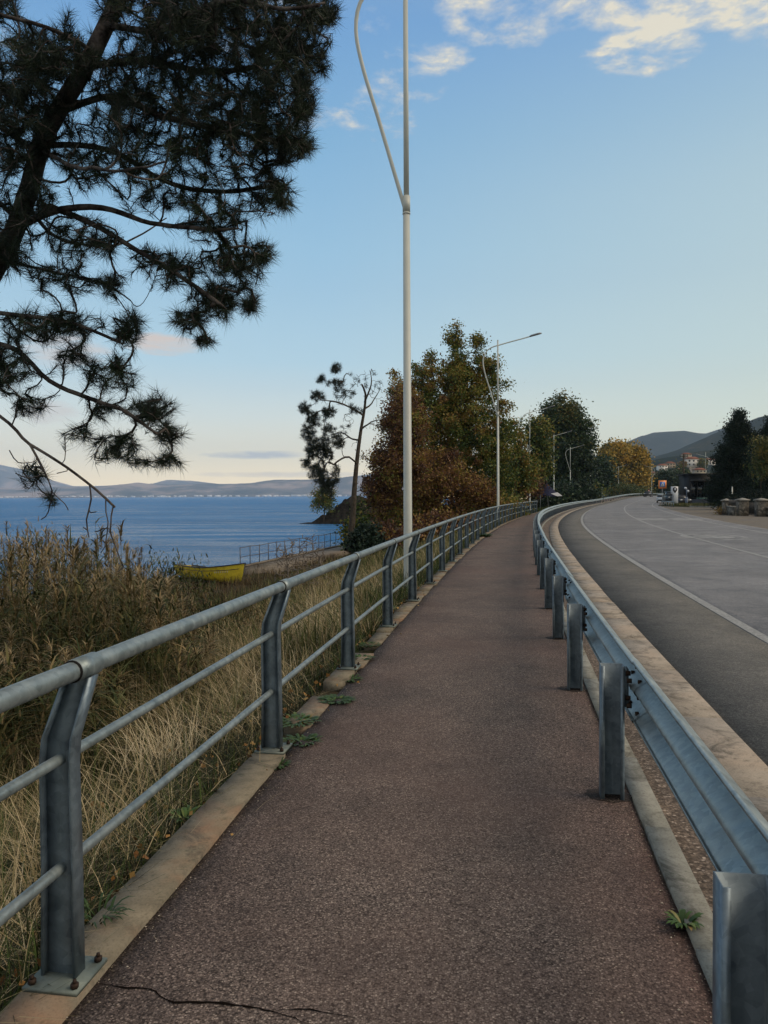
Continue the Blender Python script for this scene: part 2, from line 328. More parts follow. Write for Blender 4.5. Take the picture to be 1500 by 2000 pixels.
t = m_path.node_tree; b = t.nodes['Principled BSDF']; src = b.inputs['Base Color'].links[0].from_socket; at = N(t, 'ShaderNodeAttribute', attribute_name='dd'); dn = M_(t, 'ADD', at.outputs['Fac'], M_(t, 'MULTIPLY', M_(t, 'SUBTRACT', noise(t, objv(t), 1.1, 5, .65), .5), .9))
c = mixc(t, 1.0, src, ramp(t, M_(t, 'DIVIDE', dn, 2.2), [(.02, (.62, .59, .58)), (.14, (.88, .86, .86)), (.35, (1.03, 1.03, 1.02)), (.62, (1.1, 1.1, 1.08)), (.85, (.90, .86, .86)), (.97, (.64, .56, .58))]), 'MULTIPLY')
c = mixc(t, ramp(t, noise(t, objv(t), 2.6, 6, .7, 1.0), [(.60, 0), (.74, .5)]), c, (.045, .036, .032)); t.links.new(c, b.inputs['Base Color'])
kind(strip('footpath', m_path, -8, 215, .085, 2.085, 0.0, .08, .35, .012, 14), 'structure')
kind(strip('road', m_road, -18, 330, 4.18, 12.3, -.012, .1, 1, 0, 30), 'structure')
kind(strip('road_shoulder', m_shld, -18, 330, 2.96, 4.18, -.013, .1, .4, .012, 3, seed=2), 'structure')
# painted lines, worn
m_line, t, b = mat('road_paint', (.50, .50, .47), .7, .3); v = objv(t)
c = mixc(t, ramp(t, noise(t, v, 28, 5, .7), [(.38, 0), (.6, 1)]), (.13, .135, .135), (.34, .34, .325)); c = mixc(t, ramp(t, noise(t, v, 1.1, 3, .6), [(.35, 0), (.65, .5)]), c, (.2, .2, .2)); t.links.new(c, b.inputs['Base Color'])
for d0, wd in ((4.19, .13), (7.66, .12), (11.15, .13)):
    kind(strip('road_marking', m_line, -18, 330, d0, d0+wd, -.007, 0, .5), 'structure')
m_worn, t, b = mat('worn_paint', (.3, .3, .29), .75, .3); v = objv(t)
c = ramp(t, noise(t, v, 2.2, 5, .7), [(.38, (.10, .104, .105)), (.6, (.30, .30, .295))]); t.links.new(c, b.inputs['Base Color'])
for k in range(2):   # faded zebra bars
    d0 = 7.75 + k*2.1
    kind(strip('crosswalk_marking', m_worn, 50.5, 54.6, d0, d0+1.7, -.0045, 0, .4), 'structure')
mb = MB()
for k in range(40):
    pass
# worn round marking beside the lane
cen = (31.0, 8.55); a = np.linspace(0, 2*math.pi, 40, endpoint=False)
ring = lambda rs, rd: P(cen[0]+rs*np.sin(a), cen[1]+rd*np.cos(a), -.0062)
O, I = ring(2.1, 1.15), ring(1.75, .95); n = 40; mb = MB(); j = np.arange(n); k = (j+1) % n
mb.add(np.vstack([O, I]), np.stack([j, k, n+k, n+j], -1)); C0 = P(cen[0], cen[1], -.006); L = ring(1.1, .7)
mb.add(np.vstack([L, C0]), None, np.stack([j, k, np.full(n, n)], -1)); kind(mb.build('worn_marking', m_worn), 'structure')
# kerb strips
def concrete(name, c0, c1, stain, sc_=6):
    m, t, b = mat(name, c0, .9, .2); v = objv(t)
    n = noise(t, v, sc_, 6, .65); c = ramp(t, n, [(.3, c0), (.7, c1)])
    c = mixc(t, ramp(t, noise(t, v, 1.6, 4, .65, .4), [(.48, 0), (.66, .75)]), c, stain)
    c = mixc(t, ramp(t, noise(t, v, 90, 3, .6), [(.5, 0), (.72, .4)]), c, (.05, .045, .04))
    c = mixc(t, ramp(t, noise(t, v, 3.4, 7, .75, .8), [(.50, 0), (.66, .8)]), c, (.055, .05, .042)); c = mixc(t, ramp(t, noise(t, v, 13, 5, .7), [(.56, 0), (.68, .5)]), c, (.04, .045, .028))
    t.links.new(c, b.inputs['Base Color']); bump(t, b, noise(t, v, 70, 4, .6), .35, .004); return m
m_fk = concrete('fence_kerb_concrete', (.13, .115, .085), (.24, .21, .155), (.25, .15, .095))
m_rk = concrete('grey_kerb_concrete', (.20, .20, .175), (.28, .28, .25), (.17, .17, .15), 9)
m_gut = concrete('gutter_concrete', (.25, .22, .185), (.36, .32, .275), (.33, .27, .215), 5)
m_grav = asphalt('gravel', (.05, .04, .032), (.15, .12, .095), (.36, .31, .26), 75, None, .3)
kind(strip('fence_kerb', m_fk, -8, 4.95, -.10, .10, .022, .3, .25, .004, 3), 'structure')
# further on the kerb is broken slabs with weeds between
r_ = np.random.default_rng(5); s = 5.35; slabs = MB()
while s < 85:
    ln = r_.uniform(.35, .9); gap = r_.uniform(.05, .5) if s < 9 else r_.uniform(.0, .08)
    A = axes(s); c_ = P(s+ln/2, r_.uniform(-.02, .02), -.03+r_.uniform(-.012, .006))
    t_ = np.array([(math.cos(.05*r_.normal()), 0, 0)]); slabs.box(c_, (r_.uniform(.17, .215), ln, .09), A)
    s += ln + gap
kind(slabs.build('kerb_slabs', m_fk), 'structure')
s = -6.; sl_ = MB()
r_ = np.random.default_rng(8)
while s < 200:
    ln = 1.0 if s < 60 else 3.0; ln_ = ln-.008; A = axes(s+ln/2)
    sl_.box(P(s+ln/2, 2.145+r_.uniform(-.003, .003), -.03+r_.uniform(-.002, .002)), (.115, ln_, .10), A); s += ln
kind(sl_.build('path_kerb', m_rk), 'structure')
kind(strip('gravel_verge', m_grav, -8, 215, 2.20, 2.56, -.03, 0, .5, 0, 3), 'structure')
s = -6.; gu = MB()
while s < 300:
    ln = 1.5 if s < 90 else 3.0; A = axes(s+ln/2)
    gu.box(P(s+ln/2, 2.75+r_.uniform(-.004, .004), -.05+r_.uniform(-.003, .002)), (.40, ln-.012, .10), A); s += ln
kind(gu.build('road_gutter', m_gut), 'structure')
# right side: kerb, dirt verge, yard
m_dirt = noisy('dirt', (.10, .085, .065), (.19, .165, .13), 3, .95, .15, bs=.4, bd=.02, c2=(.13, .12, .11), s2=.5)
kind(strip('dirt_verge', m_dirt, -18, 300, 12.3, 24.5, -.03, 0, 2, .05, 4), 'structure')
# cracks in the path (open joints, filled with dark dirt)
m_crk, *_ = mat('crack_dirt', (.008, .006, .005), 1, 0)
def crack(pts, w0, seed):
    r_ = np.random.default_rng(seed); P0 = np.array(pts, float); seg = []
    for a_, b_ in zip(P0[:-1], P0[1:]):
        nn = max(3, int(np.linalg.norm(b_-a_)/.02)); tt = np.linspace(0, 1, nn, endpoint=False)[:, None]; seg.append(a_+(b_-a_)*tt)
    Q = np.vstack(seg); Q += np.convolve(r_.normal(0, 1, len(Q)), np.ones(4)/4, 'same')[:, None]*np.array([.006, .006])
    wd = w0*(.4+.9*np.abs(np.convolve(r_.normal(0, 1, len(Q)), np.ones(5)/3, 'same')))*np.sin(np.linspace(.25, 2.9, len(Q)))
    T_ = np.gradient(Q, axis=0); T_ /= np.linalg.norm(T_, axis=1, keepdims=True); Nn = np.stack([-T_[:, 1], T_[:, 0]], 1)
    mb = MB(); z = np.full((len(Q), 1), .0025); mb.grid(np.stack([np.hstack([Q-Nn*wd[:, None], z]), np.hstack([Q+Nn*wd[:, None], z])], 1))
    kind(mb.build('path_crack', m_crk), 'structure')
def gp(x, y): Y = 1500*CAM_H/(y-968.5+(x-750)*math.tan(ROLL)); return ((x-750)/1500*Y, Y)
crack([gp(160, 1930), gp(225, 1940), gp(280, 1948), gp(330, 1972), gp(420, 1975), gp(520, 1990), gp(640, 2030)], .0045, 3)
crack([gp(455, 1195+0*1), gp(456, 1196)] if False else [gp(520, 1990), gp(600, 1985), gp(700, 2010)], .003, 4)
# ---------------------------------------------------------------- lake-side railing
m_galv = galv('galvanised_steel', (.13, .165, .175), (.27, .32, .33), .46)
m_galvd = galv('weathered_post_steel', (.075, .105, .135), (.17, .22, .26), .42)
m_plate = galv('base_plate_steel', (.09, .12, .115), (.17, .20, .185), .6)
m_bolt, *_ = mat('rusty_bolt', (.035, .022, .016), .7, .3, .4)
m_rubber, *_ = mat('black_seal', (.008, .008, .008), .8, .2)
POST0 = 2.53; DP = 2.29
def rail_path(s0, s1, d, z, step=.4): return P(np.arange(s0, s1+1e-6, step), d, z)
TOPD = .072
def build_railing(name, sposts, label, s0, s1):
    root = thing(name, tuple(P(sposts[0], 0, 0)), label, 'railing')
    for i, s in enumerate(sposts):
        A = axes(s); z0 = .034; mbp = MB()
        # I section, bent: lateral offset of the section centre and its depth at given heights
        prof = [(0.0, -.010, .114), (.36, -.008, .106), (.70, -.012, .102), (.78, -.004, .100), (.985, TOPD-.004, .082)]
        base = P(s, 0, 0); sec = lambda d_, w_, h_: base + A[0]*d_ + A[1]*w_ + A[2]*(z0+h_)
        fw, ft, wtk = .029, .0045, .004    # half flange, half thickness
        for side in (-1, 1):      # flanges
            V = []
            for h_, c_, dep in prof:
                e = c_ + side*dep/2
                V += [sec(e-ft/1, -fw, h_), sec(e+ft/1, -fw, h_), sec(e+ft/1, fw, h_), sec(e-ft/1, fw, h_)]
            Q = []
            for k in range(len(prof)-1):
                for j in range(4): Q.append((k*4+j, k*4+(j+1) % 4, k*4+4+(j+1) % 4, k*4+4+j))
            Q += [(0, 3, 2, 1), tuple(len(V)-4+x for x in (0, 1, 2, 3))]; mbp.add(V, Q)
        V = []
        for h_, c_, dep in prof:
            V += [sec(c_-dep/2+ft, -wtk, h_), sec(c_+dep/2-ft, -wtk, h_), sec(c_+dep/2-ft, wtk, h_), sec(c_-dep/2+ft, wtk, h_)]
        Q = []
        for k in range(len(prof)-1):
            for j in range(4): Q.append((k*4+j, k*4+(j+1) % 4, k*4+4+(j+1) % 4, k*4+4+j))
        mbp.add(V, Q)
        post = mbp.build('post', m_galvd, root)
        if s < 30:
            mb = MB(); mb.box(base+A[2]*(.022+.0062), (.19, .19, .012), A); pl = mb.build('base_plate', m_plate, post, world=False)
            pl.data.transform(Matrix.Translation(-Vector(root.location)))
            if s < 14:
                for a_, b_ in ((-.074, -.072), (.074, -.072), (-.074, .072), (.074, .072)):
                    c_ = base + A[0]*a_ + A[1]*b_; mb = MB(); mb.tube([c_+A[2]*.036, c_+A[2]*.050], .013, 6); mb.tube([c_+A[2]*.048, c_+A[2]*.062], .006, 6)
                    bo = mb.build('bolt', m_bolt, post, world=False); bo.data.transform(Matrix.Translation(-Vector(root.location)))
            mb = MB(); mb.tube([P(s-.055, TOPD, 1.045), P(s+.075, TOPD, 1.045)], .0375, 16); mb.build('rail_sleeve', m_galv, root, smooth=False)
            mb = MB(); mb.tube([P(s-.062, TOPD, 1.045), P(s-.055, TOPD, 1.045)], .0365, 16); mb.build('rail_joint', m_rubber, root)
    for nm, d_, z_, r_ in (('top_rail', TOPD, 1.045, .0315), ('middle_rail', -.004, .745, .0185), ('lower_rail', -.008, .385, .0185)):
        mb = MB(); mb.tube(rail_path(s0, s1, d_, z_), r_, 14); mb.build(nm, m_galv, root, smooth=True)
    return root
sp = [POST0+DP*k for k in range(-2, 13)]
build_railing('lakeside_railing', sp, 'near grey steel tube railing with bent posts along the left edge of the red footpath', sp[0]-.3, sp[-1]+.12)
sp2 = [sp[-1]+.75+DP*k for k in range(12)]
build_railing('lakeside_railing', sp2, 'farther run of grey steel railing, past the gap, below the big autumn tree', sp2[0]-.1, sp2[-1]+.1)
sp3 = [sp2[-1]+1.0+DP*k for k in range(7)]
build_railing('lakeside_railing', sp3, 'last short run of grey steel railing beside the third street lamp', sp3[0]-.1, sp3[-1]+.1)
# ---------------------------------------------------------------- guard rail
DG = 1.985
g = thing('guard_rail', tuple(P(2.15, DG, 0)), 'long galvanised crash barrier with W-shaped beam between footpath and road', 'guard rail')
def lipped(hw, dp, lip, tk):   # outline of a lipped channel, open to -y
    return [(-hw, -dp), (-hw+lip, -dp), (-hw+lip, -dp+tk), (-hw+tk, -dp+tk), (-hw+tk, -tk), (hw-tk, -tk), (hw-tk, -dp+tk), (hw-lip, -dp+tk), (hw-lip, -dp), (hw, -dp), (hw, 0), (-hw, 0)]
def channel(mb, o, A, hw, dp, lip, tk, z0, z1):
    L = lipped(hw, dp, lip, tk); n = len(L)
    V = np.array([(x, y, z) for z in (z0, z1) for x, y in L]) @ A + o; j = np.arange(n); k = (j+1) % n
    mb.add(V, np.vstack([np.stack([j, k, n+k, n+j], -1)] + [np.array([q, [x+0 for x in q[::-1]]]) + np.array([[off], [off]]) for off in (0, n) for q in ([0, 1, 2, 3], [0, 3, 4, 11], [4, 5, 10, 11], [5, 6, 9, 10], [6, 7, 8, 9])]))
gs = [2.15 + 2.285*k for k in range(-2, 64)]; gs += [gs[-1] + 5.5*k for k in range(1, 24)]
for i, s in enumerate(gs):
    A = axes(s); o = P(s, DG, 0); mb = MB(); channel(mb, o, A, .06, .080, .020, .004, -.06, .70+.006*math.sin(i*2.3)); post = mb.build('post', m_galvd, g)
    if s < 40:
        mb = MB(); c_ = P(s-.02, DG+.06+.012, .585); mb.box(c_, (.024, .07, .20), A); mb.build('spacer', m_galvd, g)
    if s < 22:
        for z_ in (.665, .635, .535, .505):
            c_ = P(s-.10 if z_ in (.635, .505) else s-.06, DG+.086, z_); mb = MB(); mb.tube([c_-A[0]*.018, c_+A[0]*.006], .013, 6); mb.build('bolt', m_bolt, g)
prof = [(0.004, .312), (.004, .300), (.012, .292), (.062, .268), (.080, .245), (.080, .222), (.062, .203), (.014, .176), (.004, .158), (.014, .140), (.062, .113), (.080, .094), (.080, .071), (.062, .048), (.012, .020), (.004, .012), (.004, 0)]
vv_ = np.linspace(.306, .006, 31); prof = [(.0, .300), (.0, .308), (.006, .312)] + [(.043-.037*math.cos(2*math.pi*2*v_/.312), v_) for v_ in vv_] + [(.006, 0), (.0, .004), (.0, .012)]
pr = np.array(prof); tn = np.gradient(pr, axis=0); tn /= np.linalg.norm(tn, axis=1, keepdims=True); nn = np.stack([-tn[:, 1], tn[:, 0]], 1)
loop = np.vstack([pr, (pr + nn*.0035)[::-1]])
DB = DG + .088; ZB = .432
m_beam = galv('guard_beam_steel', (.17, .21, .225), (.33, .38, .385), .40)
s = -4.70; k = 0
while s < 268:
    ln = 4.57 if s < 150 else 9.14
    q = np.linspace(s-.16, s+ln+.16, 10 if ln < 5 else 14); off = .0055*(k % 2); bulge = .0
    V = np.stack([P(q, DB + a_ + off, ZB + z_ + off*.3) for a_, z_ in loop], 1)
    mb = MB(); n = len(loop); V = np.concatenate([V, V[:, :1]], 1); mb.grid(V)
    mb.build('beam', m_beam, g, smooth=True)
    if -1 < s < 24:
        for ds in (-.11, .11):
            for z_ in (.035, .115, .20, .277):
                A = axes(s+ds); c_ = P(s+ds, DB+.043-.037*math.cos(4*math.pi*z_/.312)-.002, ZB+z_); mb = MB(); mb.tube([c_-A[0]*.014, c_+A[0]*.004], .0105, 6); mb.build('bolt', m_bolt, g)
    s += ln; k += 1

# rough dark stains where the posts were set into the path
m_stain = asphalt('post_footing', (.012, .010, .009), (.034, .027, .024), (.13, .10, .09), 150)
rgs = np.random.default_rng(77); mb = MB()
for s in [q for q in gs if 0 < q < 26]:
    n_ = 18; a = np.linspace(0, 2*math.pi, n_, endpoint=False); rr = (.105+.035*rgs.random(n_)); A = axes(s); c_ = P(s-.02, DG-.015, .0022)
    V = c_ + A[0]*(np.cos(a)*rr*1.05)[:, None] + A[1]*(np.sin(a)*rr*.8)[:, None]; mb.add(np.vstack([V, c_]), None, [(k, (k+1) % n_, n_) for k in range(n_)])
kind(mb.build('post_footing_stains', m_stain), 'structure')
# loose grit along both edges of the path
mb = MB(); n_ = 2600; s = .8+rgs.random(n_)**1.6*14; d = np.where(rgs.random(n_) < .5, .10+.05*rgs.exponential(1, n_), 2.085-.05*rgs.exponential(1, n_)); c_ = P(s, d, .003); sz = rgs.uniform(.0015, .0045, n_)
O6 = np.array([(1, 0, 0), (-1, 0, 0), (0, 1, 0), (0, -1, 0), (0, 0, 1), (0, 0, -.5)], float); V = (c_[:, None]+O6[None]*sz[:, None, None]*rgs.uniform(.6, 1.3, (n_, 6, 1))); T6 = np.array([(0, 2, 4), (2, 1, 4), (1, 3, 4), (3, 0, 4)])
mb.add(V.reshape(-1, 3), None, (np.arange(n_)[:, None, None]*6+T6[None]).reshape(-1, 3), np.repeat(rgs.random(n_), 4)); kind(mb.build('path_grit', byrnd('grit', [(0, (.05, .04, .03)), (.6, (.16, .13, .10)), (1, (.40, .36, .30))])), 'stuff')
# ---------------------------------------------------------------- growing branches towards points
def catmull(pts, step=.1):
    P0 = np.array(pts, float); out = []
    for i in range(len(P0)-1):
        a = P0[max(i-1, 0)]; b_ = P0[i]; c_ = P0[i+1]; d_ = P0[min(i+2, len(P0)-1)]
        n = max(2, int(np.linalg.norm(c_-b_)/step)); t_ = np.linspace(0, 1, n, endpoint=False)[:, None]
        out.append(.5*((2*b_) + (-a+c_)*t_ + (2*a-5*b_+4*c_-d_)*t_**2 + (-a+3*b_-3*c_+d_)*t_**3))
    out.append(P0[-1:]); return np.vstack(out)
class Skeleton:
    def __init__(s): s.p = np.zeros((0, 3)); s.par = []; s.chains = []; s.minr = []
    def limb(s, pts, step=.1, r0=0., r1=0., attach=True, wob=0.0, rg=None):
        Q = catmull(pts, step)
        if wob and rg is not None:
            nz = rg.normal(0, 1, (len(Q), 3)); k = np.ones(5)/5
            nz = np.stack([np.convolve(nz[:, i], k, 'same') for i in range(3)], 1); Q = Q + nz*wob*np.linspace(0, 1, len(Q))[:, None]**.5
        start = -1; ids = []
        if attach and len(s.p):
            start = int(np.argmin(((s.p-Q[0])**2).sum(1))); ids = [start]
        rr = np.linspace(r0, r1, len(Q)); base = len(s.p)
        for i in range(len(Q)):
            s.par.append(start if i == 0 else base+i-1); s.minr.append(rr[i])
        s.p = np.vstack([s.p, Q]); s.chains.append(ids + list(range(base, base+len(Q))))
    def grow(s, att, step, rg, droop=0.0, curl=.35, keep=None):
        """joins each point of att to the nearest wood, nearest first, by a curved twig"""
        att = np.asarray(att, float)
        d0 = np.array([((s.p-a)**2).sum(1).min() for a in att]); order = np.argsort(d0)
        cap = len(s.p)+len(att)*60; buf = np.zeros((cap, 3)); n = len(s.p); buf[:n] = s.p; tips = []
        for k in order:
            a = att[k]; dv = a - buf[:n]; d2 = (dv**2).sum(1); i = int(np.argmin(d2)); D = math.sqrt(d2[i]); start = buf[i].copy()
            m = max(1, int(round(D/step))); pr = s.par[i]; dirp = (start - buf[pr]) if pr >= 0 else np.array([0, 0, 1.0])
            nd = np.linalg.norm(dirp); dirp = dirp/nd if nd > 1e-6 else np.array([0, 0, 1.0])
            ctrl = start + dirp*D*curl + rg.normal(0, .08*D, 3) + np.array([0, 0, -droop*D])
            t_ = (np.arange(1, m+1)/m)[:, None]; pts = (1-t_)**2*start + 2*t_*(1-t_)*ctrl + t_**2*a
            if n + m > cap: break
            ids = [i]
            for q in range(m):
                s.par.append(i if q == 0 else n+q-1); s.minr.append(0.0)
            buf[n:n+m] = pts; ids += list(range(n, n+m)); n += m; s.chains.append(ids); tips.append((n-1, k))
        s.p = buf[:n].copy(); s.tips = tips; return tips
    def radii(s, rt, ex):
        n = len(s.p); c = np.zeros(n); has = np.zeros(n, bool)
        for i, p_ in enumerate(s.par):
            if p_ >= 0: has[p_] = True
        c[~has] = 1
        for i in range(n-1, -1, -1):
            p_ = s.par[i]
            if p_ >= 0: c[p_] += c[i] if True else 0
        return np.maximum(rt*np.maximum(c, 1)**ex, np.array(s.minr))
def tubes(mb, sk, rad, big=.05):
    for ids in sk.chains:
        if len(ids) < 2: continue
        r = rad[ids].copy()
        if ids[0] < ids[1]-1 or len(ids) > 1: r[0] = min(r[0], r[1]*1.15)
        n = 12 if r.max() > big else (6 if r.max() > big/4 else 4)
        mb.tube(sk.p[ids], r, n, caps=(r.max() > big/2))
def ucube(rg, n): return rg.normal(0, 1, (n, 3))
def unit(v): return v/np.maximum(np.linalg.norm(v, axis=-1, keepdims=True), 1e-9)
def blades_tri(mb, base, dirs, ln, wd, rg, r):
    """thin needles: one long triangle each"""
    s_ = unit(np.cross(dirs, ucube(rg, len(dirs))))*(wd/2)[:, None] if np.ndim(wd) else unit(np.cross(dirs, ucube(rg, len(dirs))))*wd/2
    tip = base + dirs*ln[:, None]; V = np.stack([base-s_, base+s_, tip], 1).reshape(-1, 3)
    mb.add(V, None, np.arange(len(V)).reshape(-1, 3), r)
def leaves(mb, c, size, rg, r, asp=.7, droop=0.):
    """kite-shaped leaves, two triangles folded"""
    n = len(c); a = unit(ucube(rg, n) + np.array([0, 0, -droop])); b_ = unit(np.cross(a, ucube(rg, n))); sz = size*(.65+.7*rg.random(n))[:, None]
    nrm = np.cross(a, b_)
    V = np.stack([c - a*sz*.5, c + b_*sz*asp*.5 + nrm*sz*.10, c + a*sz*.5, c - b_*sz*asp*.5 + nrm*sz*.10], 1).reshape(-1, 3)
    mb.add(V, np.arange(4*n).reshape(-1, 4), None, r)
# ---------------------------------------------------------------- the big pine on the left
m_bark = noisy('pine_bark', (.012, .010, .010), (.060, .052, .050), 14, .95, .1, bs=.9, bd=.03, c2=(.10, .088, .082), s2=7)
m_needle = byrnd('pine_needles', [(0, (.003, .007, .005)), (.5, (.008, .019, .009)), (.88, (.020, .038, .013)), (1, (.07, .055, .022))], .6, .3)
def build_big_pine():
    rg = np.random.default_rng(11)
    base = np.array([-4.6, 6.9, float(gz(6.9, -4.3))-.1])
    sk = Skeleton()
    L = lambda pts: [px(*p_) for p_ in pts]
    trunk = [base] + L([(-190, 1000, 6.85), (-90, 700, 6.75), (-20, 560, 6.6), (30, 470, 6.55), (68, 370, 6.5), (90, 290, 6.45), (125, 225, 6.4), (190, 120, 6.4), (260, -40, 6.5), (300, -260, 6.7), (320, -560, 6.9)])
    sk.limb(trunk, .12, .125, .04)
    limbs = [([(40, 450, 6.5), (120, 415, 6.4), (210, 410, 6.3), (300, 440, 6.15), (400, 455, 6.0), (470, 450, 5.9)], .042, .008),
             ([(95, 405, 6.5), (190, 445, 6.3), (300, 510, 6.1), (370, 555, 6.0), (440, 600, 5.9)], .036, .008),
             ([(-75, 660, 6.75), (30, 685, 6.4), (100, 745, 6.3), (170, 775, 6.2), (240, 800, 6.1), (310, 850, 6.1)], .030, .006),
             ([(-120, 770, 6.8), (0, 812, 6.1), (55, 868, 6.0), (110, 900, 5.95), (165, 935, 5.9), (224, 990, 5.8)], .021, .009),
             ([(175, 945, 5.9), (178, 975, 5.9), (171, 1015, 5.88), (176, 1050, 5.86)], .006, .003), ([(207, 970, 5.83), (205, 1000, 5.82), (207, 1035, 5.8), (200, 1068, 5.8)], .007, .003), ([(222, 986, 5.8), (215, 1008, 5.8), (213, 1040, 5.79), (222, 1062, 5.78), (236, 1095, 5.76)], .008, .003), ([(214, 1034, 5.79), (200, 1032, 5.78), (184, 1040, 5.77)], .004, .002), ([(62, 872, 6.0), (84, 915, 5.98), (100, 960, 5.96), (92, 1000, 5.95)], .007, .003), ([(88, 925, 5.98), (60, 935, 6.0), (30, 925, 6.0)], .005, .002), ([(100, 960, 5.96), (125, 985, 5.9), (132, 1000, 5.9)], .004, .002),
             ([(120, 230, 6.4), (230, 200, 6.3), (330, 235, 6.2), (430, 260, 6.1), (520, 280, 6), (590, 290, 6)], .036, .007),
             ([(90, 290, 6.4), (220, 300, 6.6), (340, 365, 6.6), (450, 380, 6.6), (550, 370, 6.5)], .034, .007),
             ([(215, 60, 6.4), (320, 70, 6.1), (450, 20, 5.8), (560, 40, 5.7), (640, 20, 5.7)], .036, .007),
             ([(180, 140, 6.4), (300, 130, 6.7), (430, 150, 6.8), (560, 130, 6.8), (610, 110, 6.8)], .034, .007),
             ([(-50, 610, 6.6), (60, 620, 6.2), (160, 640, 6.1), (240, 672, 6.0)], .02, .006),
             ([(185, 165, 6.4), (190, 120, 6.0), (165, 95, 5.8), (80, 60, 5.7), (0, 35, 5.6)], .024, .012),
             ([(10, 510, 6.6), (100, 530, 6.9), (200, 555, 7.0), (260, 590, 7.0)], .022, .006),
             ([(75, 300, 6.5), (0, 250, 6.3), (-110, 210, 6.1), (-260, 200, 6)], .035, .01),
             ([(40, 430, 6.5), (-40, 370, 6.7), (-170, 330, 7.2)], .03, .01),
             ([(-90, 700, 6.75), (-200, 660, 7.2), (-320, 640, 7.9)], .03, .01),
             ([(90, 300, 6.4), (150, 330, 5.8), (230, 340, 5.3), (330, 320, 5.0)], .026, .006),
             ([(60, 400, 6.5), (120, 470, 7.3), (240, 480, 8.0), (330, 430, 8.4)], .026, .006),
             ([(260, -40, 6.5), (380, -160, 6.2), (520, -200, 6.0)], .03, .008),
             ([(280, -120, 6.6), (180, -260, 7.2), (60, -330, 7.6)], .03, .008),
             ([(125, 225, 6.4), (60, 140, 6.9), (20, 60, 7.3)], .02, .008),
             ([(240, 20, 6.45), (330, -30, 7.3), (430, 30, 7.9), (520, 60, 8.2)], .026, .008)]
    for pts, r0, r1 in limbs: sk.limb(L(pts), .09, r0*.78, r1, wob=.02, rg=rg)
    clumps = [(470, 40, 180, 80, 150, .9), (320, 110, 120, 80, 80, .8), (560, 150, 65, 90, 75, .8), (430, 200, 150, 80, 100, .9), (565, 285, 50, 50, 55, .5), (590, 60, 70, 60, 50, .6),
              (440, 310, 120, 60, 70, .8), (540, 375, 42, 55, 42, .5), (420, 420, 100, 60, 60, .7), (300, 370, 90, 60, 34, .8), (250, 230, 90, 70, 60, .8), (110, 120, 110, 65, 130, .8),
              (40, 200, 90, 80, 100, .8), (30, 320, 60, 60, 36, .7), (180, 330, 60, 60, 30, .7), (170, 470, 90, 50, 42, .7), (340, 520, 90, 45, 48, .6), (470, 520, 62, 50, 58, .5), (520, 500, 25, 25, 10, .3),
              (440, 590, 75, 38, 46, .45), (370, 625, 42, 28, 20, .4), (408, 668, 22, 15, 8, .2), (500, 600, 25, 14, 8, .2), (120, 540, 70, 36, 24, .6), (220, 560, 45, 26, 16, .5), (255, 640, 32, 40, 24, .4),
              (150, 640, 70, 36, 30, .5), (60, 640, 60, 45, 30, .6), (20, 720, 55, 45, 40, .6), (60, 790, 40, 30, 14, .4), (225, 730, 55, 40, 30, .5), (150, 700, 50, 26, 14, .4), (300, 800, 45, 38, 32, .4), (335, 850, 28, 22, 14, .25),
              (330, 900, 30, 12, 8, .2), (230, 875, 55, 28, 24, .4), (150, 850, 45, 24, 9, .4), (270, 900, 25, 12, 6, .2), (62, 925, 34, 26, 8, .3), (96, 970, 16, 22, 5, .2), (70, 400, 60, 70, 30, .5), (130, 270, 60, 50, 24, .4), (40, 500, 40, 40, 16, .4), (470, 90, 150, 80, 60, .9), (330, 200, 130, 80, 50, .9), (480, 250, 110, 60, 40, .8), (648, 35, 26, 26, 16, .3), (628, 130, 22, 40, 18, .3), (600, 215, 22, 40, 16, .3), (606, 290, 16, 26, 12, .3), (500, 150, 130, 70, 50, .8), (400, 60, 160, 60, 50, .9), (250, 160, 90, 60, 30, .8), (215, 800, 40, 24, 10, .3),
              (350, 20, 150, 50, 90, .9), (220, 20, 40, 40, 10, .5), (20, 30, 45, 30, 14, .5), (0, 450, 60, 60, 18, .7), (260, 300, 70, 50, 26, .9), (500, 240, 60, 50, 34, .6), (360, 290, 60, 40, 30, .9), (600, 200, 30, 60, 24, .4), (630, 40, 30, 30, 14, .3),
              (-160, 200, 130, 190, 90, 1.2), (-230, 520, 130, 130, 50, 1.2), (250, -200, 260, 130, 130, 1.3), (560, -120, 120, 90, 40, .9), (60, -300, 180, 120, 60, 1.3), (300, -480, 120, 150, 60, 1.2), (-150, 720, 90, 60, 20, .9)]
    A = []
    for cx_, cy_, rx, ry, n, dep in clumps:
        n = int(n*1.75); q = unit(ucube(rg, n))*(rg.random(n)**(1/2.4))[:, None]
        for k in range(n): A.append(px(cx_+q[k, 0]*rx, cy_+q[k, 1]*ry, 6.3+q[k, 2]*dep*1.15))
    for k in range(150):   # short sprays close in front of the trunk
        f = rg.random(); q0 = np.array(trunk[3:9]); tt_ = f*(len(q0)-1); i_ = int(min(tt_, len(q0)-2)); A.append(q0[i_]+(q0[i_+1]-q0[i_])*(tt_-i_)+np.array([rg.normal(0, .16), -abs(rg.normal(.28, .15)), rg.normal(0, .15)]))
    # bare hanging ends of the lowest branch
    bare = [px(*p_) for p_ in [(188, 1000, 5.86), (240, 1108, 5.8), (228, 1118, 5.78), (162, 1030, 5.85), (80, 1015, 5.9), (45, 905, 5.9), (196, 1080, 5.82), (20, 880, 5.9), (112, 925, 5.9)]]
